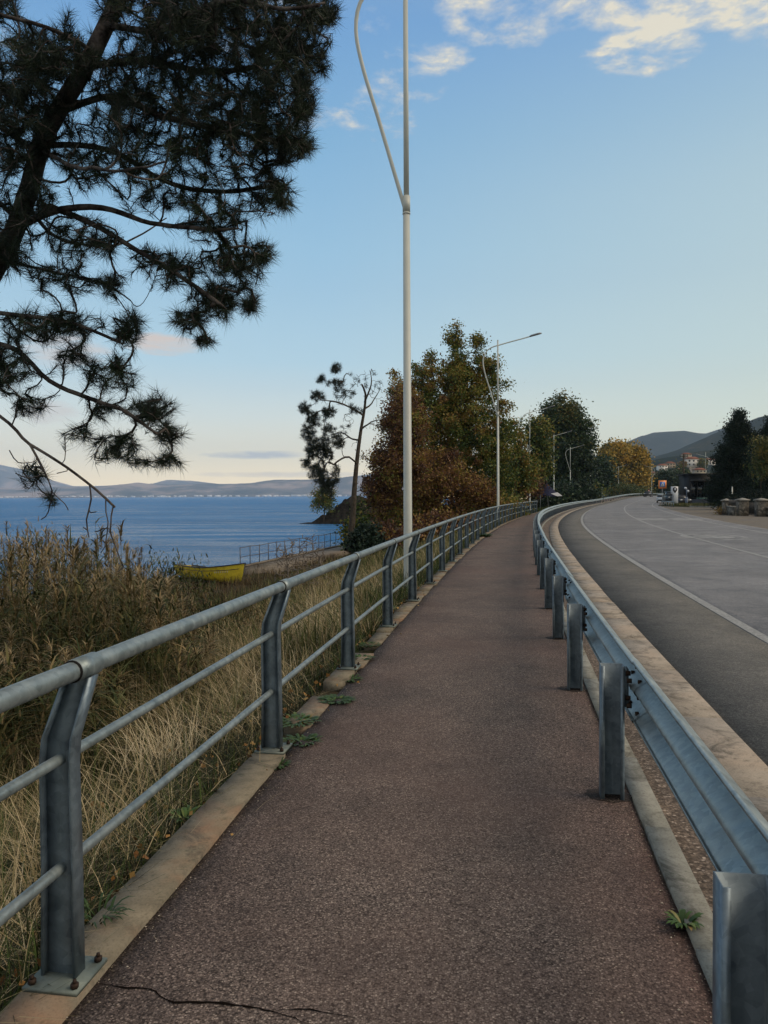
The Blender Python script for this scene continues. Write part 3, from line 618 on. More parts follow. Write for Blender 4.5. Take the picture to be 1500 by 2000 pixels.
    A = np.array(A); sk.grow(A[rg.random(len(A)) < .30] + rg.normal(0, .06, (int(1e6), 3))[:0].sum(), .06, rg, droop=.1, curl=.6) if False else None; tips = sk.grow(A, .055, rg, droop=.12, curl=.45); sk.tips = []
    nt = list(tips)
    sk.grow(bare, .05, rg, droop=.0, curl=.5)
    rad = sk.radii(.0042, .34)
    root = thing('pine_tree', tuple(base), 'large dark pine leaning in from the left with long needles and hanging twigs', 'tree')
    mt = MB(); ch = sk.chains[0]; mt.tube(sk.p[ch], np.maximum(rad[ch], .04), 14); mt.build('trunk', m_bark, root, smooth=True)
    m2 = MB(); sk2 = Skeleton(); sk2.p = sk.p; sk2.chains = sk.chains[1:]; tubes(m2, sk2, rad, .02); m2.build('branches', m_bark, root, smooth=True)
    mn = MB()
    B, Dn, Ln, Rr = [], [], [], []
    par = sk.par; p_ = sk.p
    for ti, k in nt:
        a = par[ti]; a2 = par[a] if a >= 0 else a; d = p_[ti]-p_[a2 if a2 >= 0 else a]; d = d/max(np.linalg.norm(d), 1e-6)
        d = unit((d + np.array([0, 0, .25]))[None])[0]; n = rg.integers(34, 70)
        rr = rg.random()*.62
        off = rg.random(n)**1.3*.15; sp_ = ucube(rg, n); sp_ -= (sp_@d)[:, None]*d; sp_ = unit(sp_)
        ang = np.clip(rg.normal(.75, .35, n), .1, 1.6)[:, None]
        B.append(p_[ti]-d*off[:, None]+0*sp_); Dn.append(unit(d*np.cos(ang)+sp_*np.sin(ang)+np.array([0, 0, -.12]))); Ln.append((.085+.055*rg.random(n)-off*.12)*rg.uniform(.75, 1.25))
        Rr.append(np.clip(rr + rg.random(n)*.3, 0, 1))
    B = np.vstack(B); Dn = np.vstack(Dn); Ln = np.concatenate(Ln); Rr = np.concatenate(Rr)
    blades_tri(mn, B, Dn, Ln, .0036, rg, Rr)
    mn.build('crown', m_needle, root)
build_big_pine()
# ---------------------------------------------------------------- hills, mountains and air
def fbm(x, y, seed=0, oct=5, f=1.0):
    r_ = np.random.default_rng(seed); o = np.zeros_like(x, dtype=float); a = 1.0
    for k in range(oct):
        for q in range(3):
            th = r_.uniform(0, 2*math.pi); ph = r_.uniform(0, 6.28); o += a/3*np.sin((x*math.cos(th)+y*math.sin(th))*f*2**k*r_.uniform(.8, 1.25)+ph + 1.3*np.sin((x*math.sin(th)-y*math.cos(th))*f*2**k*.7+ph*2))
        a *= .52
    return o
def ridges(X, Y, defs):
    h = np.zeros_like(X)
    for pts, wd in defs:
        C_ = catmull([(a, b_, c_) for a, b_, c_ in pts], 60)
        hk = np.zeros_like(X)
        for a, b_, c_ in C_:
            r2 = ((X-a)**2+(Y-b_)**2)/wd**2; hk = np.maximum(hk, c_/(1+r2)**1.3)
        h = np.maximum(h, hk)
    return h
m_hill, t, b = mat('hill_scrub', (.05, .06, .04), .95, .05); v = objv(t)
c = ramp(t, noise(t, v, .012, 7, .68), [(.38, (.010, .020, .030)), (.55, (.020, .034, .042)), (.66, (.055, .055, .050)), (.8, (.13, .11, .085))])  # bluish scrub tones: distance haze put partly into the hill colour
c = mixc(t, ramp(t, noise(t, v, .10, 5, .7), [(.42, 0), (.58, .8)]), c, (.018, .030, .020)); t.links.new(c, b.inputs['Base Color'])
xs = np.concatenate([np.arange(60, 1400, 14), np.arange(1400, 5200, 90)]); ys = np.concatenate([np.arange(-1500, 240, 120), np.arange(240, 1100, 14), np.arange(1100, 6200, 50)])
X, Y = np.meshgrid(xs.astype(float), ys.astype(float), indexing='ij')
h = ridges(X, Y, [([(190, 640, 3), (230, 700, 14), (285, 760, 34), (360, 820, 50), (480, 850, 75), (700, 900, 110), (1000, 900, 150), (1400, 600, 200), (1800, 0, 260)], 130),
                  ([(560, 1850, 25), (666, 1850, 50), (727, 1850, 74), (802, 1850, 112), (925, 1850, 176), (1150, 1850, 255), (1600, 1700, 400), (2200, 1400, 520), (2800, 1000, 640), (3000, 400, 640), (3000, -700, 640)], 330),
                  ([(1250, 4500, 60), (1380, 4500, 215), (1480, 4500, 300), (1620, 4500, 335), (1740, 4500, 362), (1950, 4550, 372), (2300, 4600, 420), (3200, 4300, 500)], 500)])
bs_ = -.5 + 1.3*smooth((Y-150)/150.)
h = h*smooth((X+.55*Y-380)/220.)
h = h*(1+.10*fbm(X, Y, 1, 5, .006)) + .9*fbm(X, Y, 2, 3, .05)*smooth(h/10)
mb = MB(); mb.grid(np.stack([X, Y, h*smooth((h-1.5)/4)+bs_], -1), flip=True); kind(mb.build('hills', m_hill, smooth=True), 'structure')
# hills over the lake
m_fh, t, b = mat('far_hills', (.10, .09, .07), .95, .05); v = objv(t)
c = ramp(t, noise(t, v, .0022, 6, .65), [(.36, (.05, .06, .05)), (.48, (.12, .115, .10)), (.58, (.30, .24, .20))]); t.links.new(c, b.inputs['Base Color'])  # lightest stop carries warm evening sunlight, put into the hill colour
xs = np.arange(-7600, 3600, 40.); ys = np.arange(6300, 9600, 55.)
X, Y = np.meshgrid(xs, ys, indexing='ij')
prof_ = [(-7600, 90), (-5200, 95), (-3500, 100), (-3100, 118), (-2700, 112), (-2330, 150), (-2100, 118), (-1650, 140), (-1170, 172), (-900, 185), (-700, 190), (-300, 200), (400, 240), (1500, 300), (3600, 360)]
crest = np.interp(X, [a for a, _ in prof_], [b_ for _, b_ in prof_])
sh_ = smooth((Y-6350-180*fbm(X, Y, 4, 3, .0011))/1100.)**.8*np.where(Y > 7500, 1-.35*smooth((Y-7500)/2000), 1)
h = crest*sh_*(.90+.13*fbm(X, Y, 6, 5, .0036)) - 3
mb = MB(); mb.grid(np.stack([X, Y, h+WATER], -1), flip=True); kind(mb.build('far_hills', m_fh, smooth=True), 'structure')
xs = np.arange(-8500, 4000, 90.); ys = np.arange(9900, 11600, 130.)
X, Y = np.meshgrid(xs, ys, indexing='ij')
prof_ = [(-8500, 560), (-6300, 640), (-5400, 420), (-5000, 260), (-4600, 150), (-3900, 160), (-3300, 165), (-3000, 235), (-2750, 225), (-2300, 165), (-800, 165), (4000, 250)]
h = np.interp(X, [a for a, _ in prof_], [b_ for _, b_ in prof_])*smooth((Y-9950)/700.)*(1+.05*fbm(X, Y, 9, 5, .002))
mb = MB(); mb.grid(np.stack([X, Y, h+WATER-2], -1), flip=True); kind(mb.build('distant_mountains', m_fh, smooth=True), 'structure')
m_white, *_ = mat('white_render', (.72, .70, .66), .8, .2)
r_ = np.random.default_rng(21); mb = MB()
for k in range(190):
    c_ = -450 - abs(r_.normal(0, 260)) if k < 80 else r_.uniform(-3800, -300); sz = r_.uniform(9, 20)
    mb.box((c_, 6330+r_.uniform(-20, 60)+0*c_, WATER+4+r_.uniform(0, 5)), (sz*r_.uniform(.8, 2), 12, sz*.8))
tw = kind(mb.build('distant_town', m_white), 'stuff')
# the air between: even pale haze round everything
hz = bpy.data.materials.new('haze'); hz.use_nodes = True; t = hz.node_tree; t.nodes.clear()
pv = N(t, 'ShaderNodeVolumePrincipled'); pv.inputs['Color'].default_value = (.62, .78, 1, 1); pv.inputs['Density'].default_value = HAZE if 'HAZE' in globals() else 7.5e-5; pv.inputs['Anisotropy'].default_value = 0.1
o_ = N(t, 'ShaderNodeOutputMaterial'); t.links.new(pv.outputs[0], o_.inputs['Volume'])
mb = MB(); mb.box((-2500, 4900, 374), (19600, 14200, 760)); hb = kind(mb.build('haze', hz), 'stuff')
# ---------------------------------------------------------------- vegetation on the bank
def blades(mb, base, L, ang, lean, wd, r, seg=3, curl=1.0, up0=None):
    n = len(base); tt = np.linspace(0, 1, seg+1); hx = np.cos(ang); hy = np.sin(ang)
    side = np.stack([-hy, hx, np.zeros(n)], 1); V = []
    for k, t_ in enumerate(tt):
        hor = L*(lean*t_**1.5); ver = L*np.sqrt(np.maximum(1-lean**2*.85, .05))*(t_ - curl*lean*.45*t_**2.2)
        c_ = base + np.stack([hx*hor, hy*hor, ver], 1); w_ = (wd*(1-.85*t_**1.5)/2)[:, None]
        V += [c_ - side*w_, c_ + side*w_]
    V = np.stack(V, 1); m = 2*(seg+1); i = np.arange(n)[:, None]*m
    Q = np.concatenate([i + np.array([[2*k, 2*k+1, 2*k+3, 2*k+2]]) for k in range(seg)], 0)
    mb.add(V.reshape(-1, 3), Q, None, np.tile(r, seg))
def bank(rg, n, s0, s1, q0, q1, ps=1.0, pq=1.0):
    s = s0 + (s1-s0)*rg.random(n)**ps; q = q0 + (q1-q0)*rg.random(n)**pq
    b_ = P(s, -q); b_[:, 2] += rz_(s, -q) - .01; return b_, s, q
m_grass = byrnd('bank_grass', [(0, (.022, .020, .010)), (.18, (.024, .034, .010)), (.42, (.050, .080, .016)), (.55, (.10, .105, .035)), (.68, (.22, .17, .085)), (.85, (.40, .32, .185)), (1, (.52, .44, .29))], .75, .2, .6, .12)
rg = np.random.default_rng(31)
gm = MB()
# low dense green-brown layer
b_, s, q = bank(rg, 78000, .5, 24, .12, 6.0, 1.7, 1.3); n = len(b_)
cl = np.clip(.5+.5*fbm(b_[:, 0], b_[:, 1], 3, 3, 1.4), 0, 1)
blades(gm, b_, rg.uniform(.08, .30, n)*(.7+.6*cl), rg.uniform(0, 6.28, n), rg.uniform(.2, .9, n), rg.uniform(.003, .007, n)*(1+s*.05), np.clip(.05+.55*cl*rg.random(n)+.12*rg.normal(size=n), 0, .66), 2)
# long dry straw, matted, in clumps and mostly leaning towards the lake and down the bank
nc = 330; cb, cs, cq = bank(rg, nc, .6, 22, .25, 4.5, 1.6, 1.15)
for k in range(nc):
    m = rg.integers(20, 95); hb = rg.normal(.76, .10); off = rg.normal(0, .13+.02*cs[k]**.5, (m, 2)); bb = cb[k] + np.hstack([off, np.zeros((m, 1))]); a0 = rg.normal(2.6, 1.3)
    s_ = cs[k]; blades(gm, bb, rg.uniform(.35, .85, m)*(1.0 if cq[k] > .6 else .6), rg.normal(a0, .9, m), np.clip(rg.normal(.80, .18, m), .1, .99), rg.uniform(.0022, .0042, m)*(1+.09*s_), np.clip(rg.normal(hb, .09, m), .3, 1), 4)
b_, s, q = bank(rg, 11000, .6, 26, .3, 5.5, 1.5, 1.1); n = len(b_)
blades(gm, b_, rg.uniform(.3, .85, n), rg.uniform(0, 6.28, n), np.clip(rg.normal(.65, .25, n), .05, .98), rg.uniform(.002, .004, n)*(1+.08*s), np.clip(rg.normal(.58, .24, n), 0, 1), 4)
b_, s, q = bank(rg, 13000, .6, 16, .12, 4.5, 1.5, 1.2); n = len(b_); b_[:, 2] += rg.uniform(.01, .10, n)   # broken stems lying flat
blades(gm, b_, rg.uniform(.10, .40, n), rg.uniform(0, 6.28, n), rg.uniform(.93, .995, n), rg.uniform(.002, .005, n)*(1+.06*s), np.where(rg.random(n) < .5, rg.uniform(0, .2, n), rg.uniform(.6, .85, n)), 2, .6)
kind(gm.build('bank_grass', m_grass), 'stuff')
# yellow-green taller grass farther along the fence
gm = MB(); b_, s, q = bank(rg, 26000, 9, 62, .15, 7.5, 1.3, 1.2); n = len(b_)
cl = np.clip(.5+.5*fbm(b_[:, 0], b_[:, 1], 5, 3, .8), 0, 1)
blades(gm, b_, rg.uniform(.3, .75, n), rg.uniform(0, 6.28, n), np.clip(rg.normal(.45, .2, n), .05, .95), rg.uniform(.006, .012, n)*(1+.03*s), np.clip(.25+.5*cl+.15*rg.normal(size=n), 0, .95), 3)
b_, s, q = bank(rg, 9000, 55, 110, .2, 9, 1, 1.2); n = len(b_)
blades(gm, b_, rg.uniform(.3, .8, n), rg.uniform(0, 6.28, n), np.clip(rg.normal(.4, .2, n), .05, .95), rg.uniform(.02, .05, n), rg.uniform(.1, .6, n), 2)
kind(gm.build('meadow_grass', m_grass), 'stuff')
# brown dry brush between the railing and the shore
m_brush = byrnd('dry_brush', [(0, (.018, .013, .009)), (.35, (.05, .032, .018)), (.6, (.10, .07, .035)), (.8, (.17, .125, .07)), (1, (.05, .065, .02))], .85, .1, .5, .2)
gm = MB(); b_, s, q = bank(rg, 30000, 5, 42, 3.8, 13, 1.2, 1.0); n = len(b_)
keep = (s > 28) | (q < 11); b_ = b_[keep]; s = s[keep]; n = len(b_)
blades(gm, b_, rg.uniform(.25, .75, n)*np.where(s > 22, .7, 1), rg.uniform(0, 6.28, n), np.clip(rg.normal(.5, .25, n), .05, .95), rg.uniform(.006, .013, n)*(1+.03*s), rg.random(n), 3)
kind(gm.build('dry_brush', m_brush), 'stuff')
# reed bed
m_reed = byrnd('reeds', [(0, (.016, .022, .009)), (.25, (.035, .050, .016)), (.5, (.085, .085, .032)), (.66, (.15, .115, .05)), (.74, (.20, .15, .07)), (.85, (.25, .185, .10)), (1, (.36, .29, .18))], .8, .15, .7, .06)
gm = MB()
def reeds(n, xr, yr, hfun, wk=1.0, pl=.5):
    Y = rg.uniform(*yr, n); X = rg.uniform(0, 1, n)*(xr[1]-xr[0])*Y + xr[0]*Y - .3
    H = hfun(X/Y, Y)*rg.uniform(.62, 1.08, n)*(.9+.16*fbm(X, Y, 12, 3, 1.1)); s = Y; q = np.interp(Y, _cy, _cx) - X; z = rz_(s, -q)
    base = np.stack([X, Y, z], 1); ok = H > .3; base, H, Y = base[ok], H[ok], Y[ok]; n = len(H)
    a = rg.uniform(0, 6.28, n); ln = rg.uniform(0, .22, n); top = base + np.stack([np.cos(a)*ln*H, np.sin(a)*ln*H, H], 1)
    blades(gm, base, H*1.03, a, ln, np.full(n, .010)*wk*(1+.03*Y), rg.uniform(.35, .62, n), 3, .3)
    for k in range(9):
        t_ = rg.uniform(.28, .97, n)[:, None]; c_ = base + (top-base)*t_
        blades(gm, c_, rg.uniform(.22, .52, n), rg.uniform(0, 6.28, n), np.clip(rg.normal(.84, .16, n), .2, .99), rg.uniform(.010, .022, n)*wk*(1+.02*Y), np.clip(rg.normal(.42, .22, n), 0, .78), 3, 1.5)
    pk = rg.random(n) < pl; T_ = top[pk]; Yp = Y[pk]; aa = a[pk]; m = len(T_)
    for k in range(46):
        o_ = rg.random(m)*.24; blades(gm, T_ - np.array([0, 0, 1])*o_[:, None]*.9, rg.uniform(.06, .20, m)*(1.2-2*o_), aa+rg.normal(0, 1.1, m), np.clip(rg.normal(.8, .15, m), .3, .98), rg.uniform(.005, .011, m)*wk*(1+.02*Yp), np.clip(rg.normal(.86, .08, m), .7, 1), 2, 1.4)
hf = lambda t_, Y: np.interp(t_, [-.75, -.5, -.47, -.40, -.33, -.29, -.26, -.2], [1.08, 1.02, .95, .92, .86, .62, .40, .22])*np.interp(Y, [6.5, 8.5, 11, 15, 19], [1.9, 2.4, 2.75, 2.7, 2.5])
reeds(620, (-.80, -.20), (7.2, 11), hf, 1.0, .8)
reeds(620, (-.72, -.23), (11, 15.5), hf, 1.1, .85)
reeds(260, (-.72, -.30), (5.6, 7.4), lambda t_, Y: np.interp(t_, [-.7, -.40, -.30], [1.5, 1.2, .5]), 1.0, .4)
kind(gm.build('reed_bed', m_reed), 'stuff')
# ---------------------------------------------------------------- leafy trees
m_trunk = noisy('tree_bark', (.03, .025, .02), (.09, .075, .06), 6, .95, .1, bs=.6, bd=.03)
m_twig0 = noisy('brown_twigs', (.03, .022, .018), (.09, .07, .055), 5, .9, .1)
m_pale = noisy('pale_bark', (.06, .055, .045), (.16, .145, .12), 6, .9, .1)
def tree(name, label, basepx, Yd, lobes, ncl, nleaf, size, m, tr, cat='tree', group=None, hue=(.0, 1.0), sig=.34, seed=1, trunkpx=None, bark=None, dark=0., step=.45, zb=None, dscale=.85, gw=None, visible_twigs=.028, droop=0., power=2.2):
    """lobes: (x, y, rx, ry, weight, hue) as they look from the road, turned into real spheroids at distance Yd"""
    rg = np.random.default_rng(seed)
    bx = (basepx-750)/1500*Yd
    if zb is None:
        s_ = float(np.interp(Yd, _cy, S)); xf = float(np.interp(Yd, _cy, _cx)); h_ = math.radians(float(np.interp(s_, S, HD))); d_ = (bx-xf)*math.cos(h_); s2 = s_ + (bx-xf)*math.sin(h_)
        zb = float(elev(s2) + gz(s2, d_)) - .1
    base = np.array([bx, Yd, zb]); C_ = []; Hu = []; wt_ = np.array([l[4]*l[2]*l[3] for l in lobes], float); wt_ /= wt_.sum()
    k = Yd/1500
    idx = rg.choice(len(lobes), ncl, p=wt_)
    for i in idx:
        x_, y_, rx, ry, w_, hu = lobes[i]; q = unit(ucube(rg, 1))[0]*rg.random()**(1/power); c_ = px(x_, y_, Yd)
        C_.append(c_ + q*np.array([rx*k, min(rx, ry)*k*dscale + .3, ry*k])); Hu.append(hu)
    C_ = np.array(C_); C_[:, 2] = np.maximum(C_[:, 2], zb+.25)
    sk = Skeleton(); topz = C_[:, 2].max(); H = topz - zb
    if trunkpx is None:
        cxm = C_[:, 0].mean(); tp = [base, base+np.array([.02*H, 0, .3*H]), np.array([bx*.5+cxm*.5, Yd, zb+.6*H]), np.array([bx*.3+cxm*.7, Yd, zb+.88*H])]
    else: tp = [base]+[px(a, b_, Yd) for a, b_ in trunkpx]
    sk.limb(tp, step*.8, tr, tr*.18, wob=.12, rg=rg)
    tips = sk.grow(C_, step, rg, droop=droop, curl=.4)
    rad = sk.radii(visible_twigs*.5, .42); rad = np.minimum(rad, tr*.8); rad[:len(sk.chains[0])] = np.maximum(rad[:len(sk.chains[0])], np.array(sk.minr[:len(sk.chains[0])]))
    root = thing(name, tuple(base), label, cat, group)
    mt = MB(); mt.tube(sk.p[sk.chains[0]], rad[sk.chains[0]], 8)
    sk2 = Skeleton(); sk2.p = sk.p; sk2.chains = sk.chains[1:]; tubes(mt, sk2, rad, .3)
    mt.build('trunk', bark or m_trunk, root)
    # leaves in drifts round every twig end
    per = rg.integers(int(nleaf*.4), int(nleaf*1.6), len(C_)); rep = np.repeat(np.arange(len(C_)), per)
    sg = sig*(.6+.8*rg.random(len(C_)))[rep][:, None]
    pos = C_[rep] + rg.normal(0, 1, (len(rep), 3))*sg*np.array([1, 1, .8])
    pos[:, 2] = np.maximum(pos[:, 2], zb+.05)
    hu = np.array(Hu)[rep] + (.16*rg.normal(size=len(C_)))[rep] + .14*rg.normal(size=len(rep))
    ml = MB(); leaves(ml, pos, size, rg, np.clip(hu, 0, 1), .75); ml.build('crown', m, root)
    return root
m_autumn = byrnd('autumn_leaves', [(0, (.018, .036, .010)), (.25, (.065, .105, .020)), (.42, (.17, .175, .032)), (.55, (.27, .195, .040)), (.72, (.23, .125, .042)), (.88, (.145, .068, .036)), (1, (.06, .03, .02))], .6, .3, trans=.25)
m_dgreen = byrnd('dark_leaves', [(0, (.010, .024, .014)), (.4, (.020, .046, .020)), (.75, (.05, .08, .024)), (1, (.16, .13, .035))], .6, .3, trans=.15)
m_conif = byrnd('conifer_leaves', [(0, (.004, .010, .009)), (.5, (.009, .022, .016)), (1, (.022, .042, .022))], .7, .2)
tree('poplar_tree', 'tallest autumn tree left of the path, green and orange leaves in upright spires', 900, 56,
     [(888, 668, 14, 34, .9, .40), (892, 735, 30, 50, 1.1, .42), (937, 680, 12, 30, .8, .42), (940, 740, 26, 45, 1.0, .44), (848, 700, 13, 30, .8, .40), (830, 760, 30, 55, 1.0, .48), (775, 762, 14, 40, .7, .46), (812, 725, 10, 24, .4, .4), (792, 815, 34, 65, 1, .60), (962, 740, 10, 30, .4, .4), (960, 770, 32, 70, .75, .38), (985, 820, 16, 45, .5, .36), (890, 800, 75, 90, 1.1, .46), (930, 880, 60, 80, 1.1, .30), (850, 890, 70, 90, 1.0, .58), (980, 880, 22, 60, .8, .3), (960, 940, 45, 40, 1, .3)],
     1000, 105, .14, m_autumn, .30, seed=5, sig=.25)
tree('plane_tree', 'wide red-brown autumn tree behind the nearest white lamp pole', 800, 49,
     [(790, 830, 42, 75, 1.0, .76), (765, 900, 45, 60, 1, .84), (830, 930, 85, 62, 1.0, .80), (742, 960, 36, 45, 1, .82), (900, 965, 75, 40, 1.0, .82), (780, 1000, 75, 32, .9, .70), (960, 985, 50, 18, .8, .6), (870, 1000, 80, 26, .9, .8)],
     720, 100, .135, m_autumn, .22, seed=6, sig=.26)
tree('young_poplar', 'thin yellow-green tree between the second and third street lamps', 1010, 70,
     [(1006, 850, 16, 40, .5, .33), (1012, 890, 26, 45, 1, .40), (990, 925, 30, 38, 1.2, .36), (1030, 925, 20, 38, 1, .42), (1010, 955, 35, 18, 1, .55)], 240, 46, .22, m_autumn, .12, seed=7, sig=.36)
tree('red_shrub_tree', 'low dark red bushy tree at the path bend left of the parasol', 1022, 78, [(1015, 955, 22, 20, 1, .92), (1040, 955, 18, 22, 1, .9), (1000, 965, 16, 12, 1, .8)], 90, 46, .2, m_autumn, .1, seed=8)
tree('leafy_tree', 'mid-height loose green tree with orange touches left of the darkest round tree', 1048, 98,
     [(1040, 850, 14, 34, 1, .30), (1055, 870, 20, 60, 1, .22), (1045, 920, 26, 40, 1, .25), (1062, 900, 16, 40, 1, .15)], 260, 46, .28, m_autumn, .16, seed=9, sig=.45)
tree('round_tree', 'big dense dark green rounded tree behind the fourth and fifth street lamps', 1092, 146,
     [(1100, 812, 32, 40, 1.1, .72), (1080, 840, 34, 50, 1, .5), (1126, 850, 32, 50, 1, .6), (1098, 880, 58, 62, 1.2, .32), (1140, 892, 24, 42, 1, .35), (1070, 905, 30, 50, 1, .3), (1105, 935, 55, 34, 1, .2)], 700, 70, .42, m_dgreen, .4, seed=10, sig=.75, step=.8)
for i, (bxp, Yd, lo, lb) in enumerate([
    (1190, 258, [(1188, 890, 17, 26, 1, .6), (1205, 885, 15, 22, 1, .65), (1180, 925, 18, 28, 1, .4), (1200, 935, 24, 26, 1, .38)], 'left one of the orange-topped trees where the road bends away'),
    (1218, 268, [(1222, 888, 15, 24, 1, .6), (1215, 920, 20, 34, 1, .42), (1228, 935, 18, 24, 1, .45)], 'middle tree of the orange-topped row at the road bend'),
    (1246, 262, [(1240, 895, 14, 24, 1, .62), (1254, 912, 13, 28, 1, .66), (1243, 935, 22, 26, 1, .5)], 'right one of the orange-topped trees, just left of the blue mountain')]):
    tree('autumn_tree', lb, bxp, Yd, lo, 260, 52, .75, byrnd('orange_leaves', [(0, (.03, .05, .016)), (.4, (.12, .11, .028)), (.6, (.44, .31, .06)), (1, (.52, .31, .06))], .6, .3, trans=.25) if i == 0 else bpy.data.materials['orange_leaves'], .3, group='orange trees at the road bend', seed=20+i, sig=1.1, step=1.2, bark=m_pale)
for i, (bxp, Yd, lo, lb) in enumerate([
    (1165, 200, [(1160, 935, 22, 24, 1, .2), (1175, 925, 14, 26, 1, .25)], 'dark leafy tree low behind the barrier, left of the orange trees'),
    (1285, 300, [(1285, 945, 16, 15, 1, .3), (1300, 938, 14, 16, 1, .25)], 'dark tree behind the orange and blue crossing sign'),
    (1318, 310, [(1315, 938, 18, 14, 1, .35), (1330, 930, 10, 12, 1, .5)], 'dark green tree left of the black building')]):
    tree('leafy_tree', lb, bxp, Yd, lo, 160, 50, .7, m_dgreen, .25, seed=30+i, sig=1.0, step=1.0)
def fir(name, label, bxp, Yd, topy, boty, hw, seed, n=520, lean=0):
    lo = []; 
    for k in range(9):
        f = k/8; y_ = topy + (boty-topy)*(.06+.9*f); lo.append((bxp+lean*(1-f)+4*math.sin(k*2.1+seed), y_, hw*(.08+.92*f**.8), (boty-topy)*.075, 1/(.25+f), .45))
    return tree(name, label, bxp, Yd, lo, n, 60, .16, m_conif, .2, seed=seed, sig=.3, step=.4, droop=.05, power=3, trunkpx=[(bxp+lean*.3, (topy+boty)/2), (bxp+lean, topy+3)])
fir('fir_tree', 'tall dark conifer with a pointed top right of the black building', 1444, 82, 806, 984, 80, 41, 1000)
fir('fir_tree', 'dark conifer at the right edge behind the stone gate pillars', 1512, 78, 818, 985, 92, 42, 800)
fir('fir_tree', 'lower broad dark conifer just right of the black building wall', 1424, 92, 886, 978, 26, 43, 200)
tree('young_tree', 'small olive-brown tree on a thin stem in front of the conifer at the right edge', 1487, 64, [(1488, 880, 18, 30, 1, .85), (1482, 915, 16, 24, 1, .75), (1502, 895, 16, 36, 1, .9)], 150, 34, .15, m_dgreen, .05, seed=44, sig=.3, trunkpx=[(1487, 940), (1488, 890)])
# ---------------------------------------------------------------- lake-side pine with bare top
def lake_pine():
    rg = np.random.default_rng(51); Yd = 43.; base = px(681, 1078, Yd); sk = Skeleton(); L = lambda p: [px(a, b_, Yd+c_) for a, b_, c_ in p]
    sk.limb([base]+L([(688, 1020, 0), (693, 950, 0), (699, 890, .1), (706, 840, .2), (713, 800, .2), (715, 770, 0), (708, 752, -.3)]), .25, .20, .05)
    for pts in ([(708, 752, -.3), (690, 735, -.5), (665, 722, -.8)], [(697, 905, 0), (683, 894, -.4), (668, 896, -.8), (652, 908, -1)], [(703, 860, .1), (690, 858, .5), (668, 845, 1), (640, 850, 1.3)],
                [(710, 812, .2), (692, 800, -.5), (665, 790, -1), (630, 783, -1.2)], [(712, 800, .2), (728, 790, .6), (745, 760, .8)], [(706, 840, 0), (725, 826, -.5), (750, 820, -.8)], [(715, 770, 0), (690, 770, .5), (655, 752, .9)], [(693, 950, 0), (670, 940, .5), (640, 935, .9)],
                [(714, 785, 0), (725, 755, -.4), (722, 722, -.5)]):
        sk.limb(L(pts), .2, .06, .015, wob=.08, rg=rg)
    A = []; B = []
    for cx_, cy_, rx, ry, n in [(598, 800, 12, 14, 12), (603, 845, 14, 18, 14), (600, 905, 12, 12, 9), (622, 775, 14, 12, 12), (628, 742, 9, 9, 6), (658, 722, 11, 10, 9), (660, 750, 20, 12, 10), (615, 820, 16, 18, 18), (640, 810, 18, 16, 14), (612, 875, 18, 24, 30), (636, 880, 18, 30, 30), (622, 925, 20, 26, 36), (640, 950, 16, 22, 22), (660, 862, 16, 16, 14), (655, 930, 10, 22, 10), (675, 770, 25, 12, 7), (690, 800, 20, 12, 6), (640, 840, 20, 12, 9)]:
        n = n*3; q = unit(ucube(rg, n))*(rg.random(n)**.5)[:, None]
        for k in range(n): A.append(px(cx_+q[k, 0]*rx, cy_+q[k, 1]*ry, Yd+q[k, 2]*rx/1500*Yd*1.6-.4))
    for cx_, cy_, rx, ry, n in [(730, 770, 28, 35, 34), (700, 745, 25, 18, 22), (735, 830, 22, 30, 22), (680, 835, 18, 25, 18), (655, 800, 30, 30, 26), (722, 725, 16, 12, 8), (700, 880, 15, 25, 8)]:
        q = unit(ucube(rg, n))*(rg.random(n)**.5)[:, None]
        for k in range(n): B.append(px(cx_+q[k, 0]*rx, cy_+q[k, 1]*ry, Yd+q[k, 2]*.7))
    tips = list(sk.grow(A, .16, rg, curl=.4)); t2 = list(sk.grow(B, .16, rg, curl=.5)); rad = sk.radii(.009, .36)
    root = thing('pine_tree', tuple(base), 'slim half-bare pine with dark needle tufts standing by the lake', 'tree')
    mt = MB(); tubes(mt, sk, rad, .15); mt.build('trunk', m_trunk, root)
    ce = np.array([sk.p[i] for i, _ in tips]+[sk.p[i] for i, _ in t2 if rg.random() < .18]); n = 40; c_ = np.repeat(ce, n, 0); d = unit(ucube(rg, len(c_))+np.array([0, 0, .2])); mn = MB()
    blades_tri(mn, c_+rg.normal(0, .05, c_.shape), d, .11+.15*rg.random(len(c_)), .017, rg, rg.random(len(c_))*.6); mn.build('crown', m_needle, root)
lake_pine()
# ---------------------------------------------------------------- rocky point with its small tree
m_rock = noisy('dark_rock', (.010, .010, .009), (.040, .034, .028), 1.6, .95, .1, bs=.8, bd=.2)
rg = np.random.default_rng(61); 
a = np.linspace(0, 1, 110)[:, None]; bq = np.linspace(-1, 1, 34)[None]
X = -11.6 + 19*a + 0*bq; Y = 106 + bq*(1.6+3*a) + 0*a
H = (.3 + 3.3*smooth((a-.06)/.34) + .35*np.sin(a*21)*a)*(1-bq**2)**.6 + .75*np.abs(fbm(X, Y, 3, 5, 1.3))*(1-bq**2)**.3*smooth(a*6)
mb = MB(); mb.grid(np.stack([X, Y, WATER-.25+H], -1), flip=True); tag(mb.build('rocky_point', m_rock), 'low dark rocky point jutting into the lake from the left of the trees', 'rock')
tree('small_tree', 'little olive green tree on the dark rocky point in the lake', 632, 104, [(622, 965, 12, 18, 1, .38), (640, 962, 12, 22, 1, .36), (628, 985, 18, 14, 1, .32), (645, 990, 12, 12, 1, .3)], 90, 46, .2, m_autumn, .1, seed=62, sig=.38, zb=-1.9)
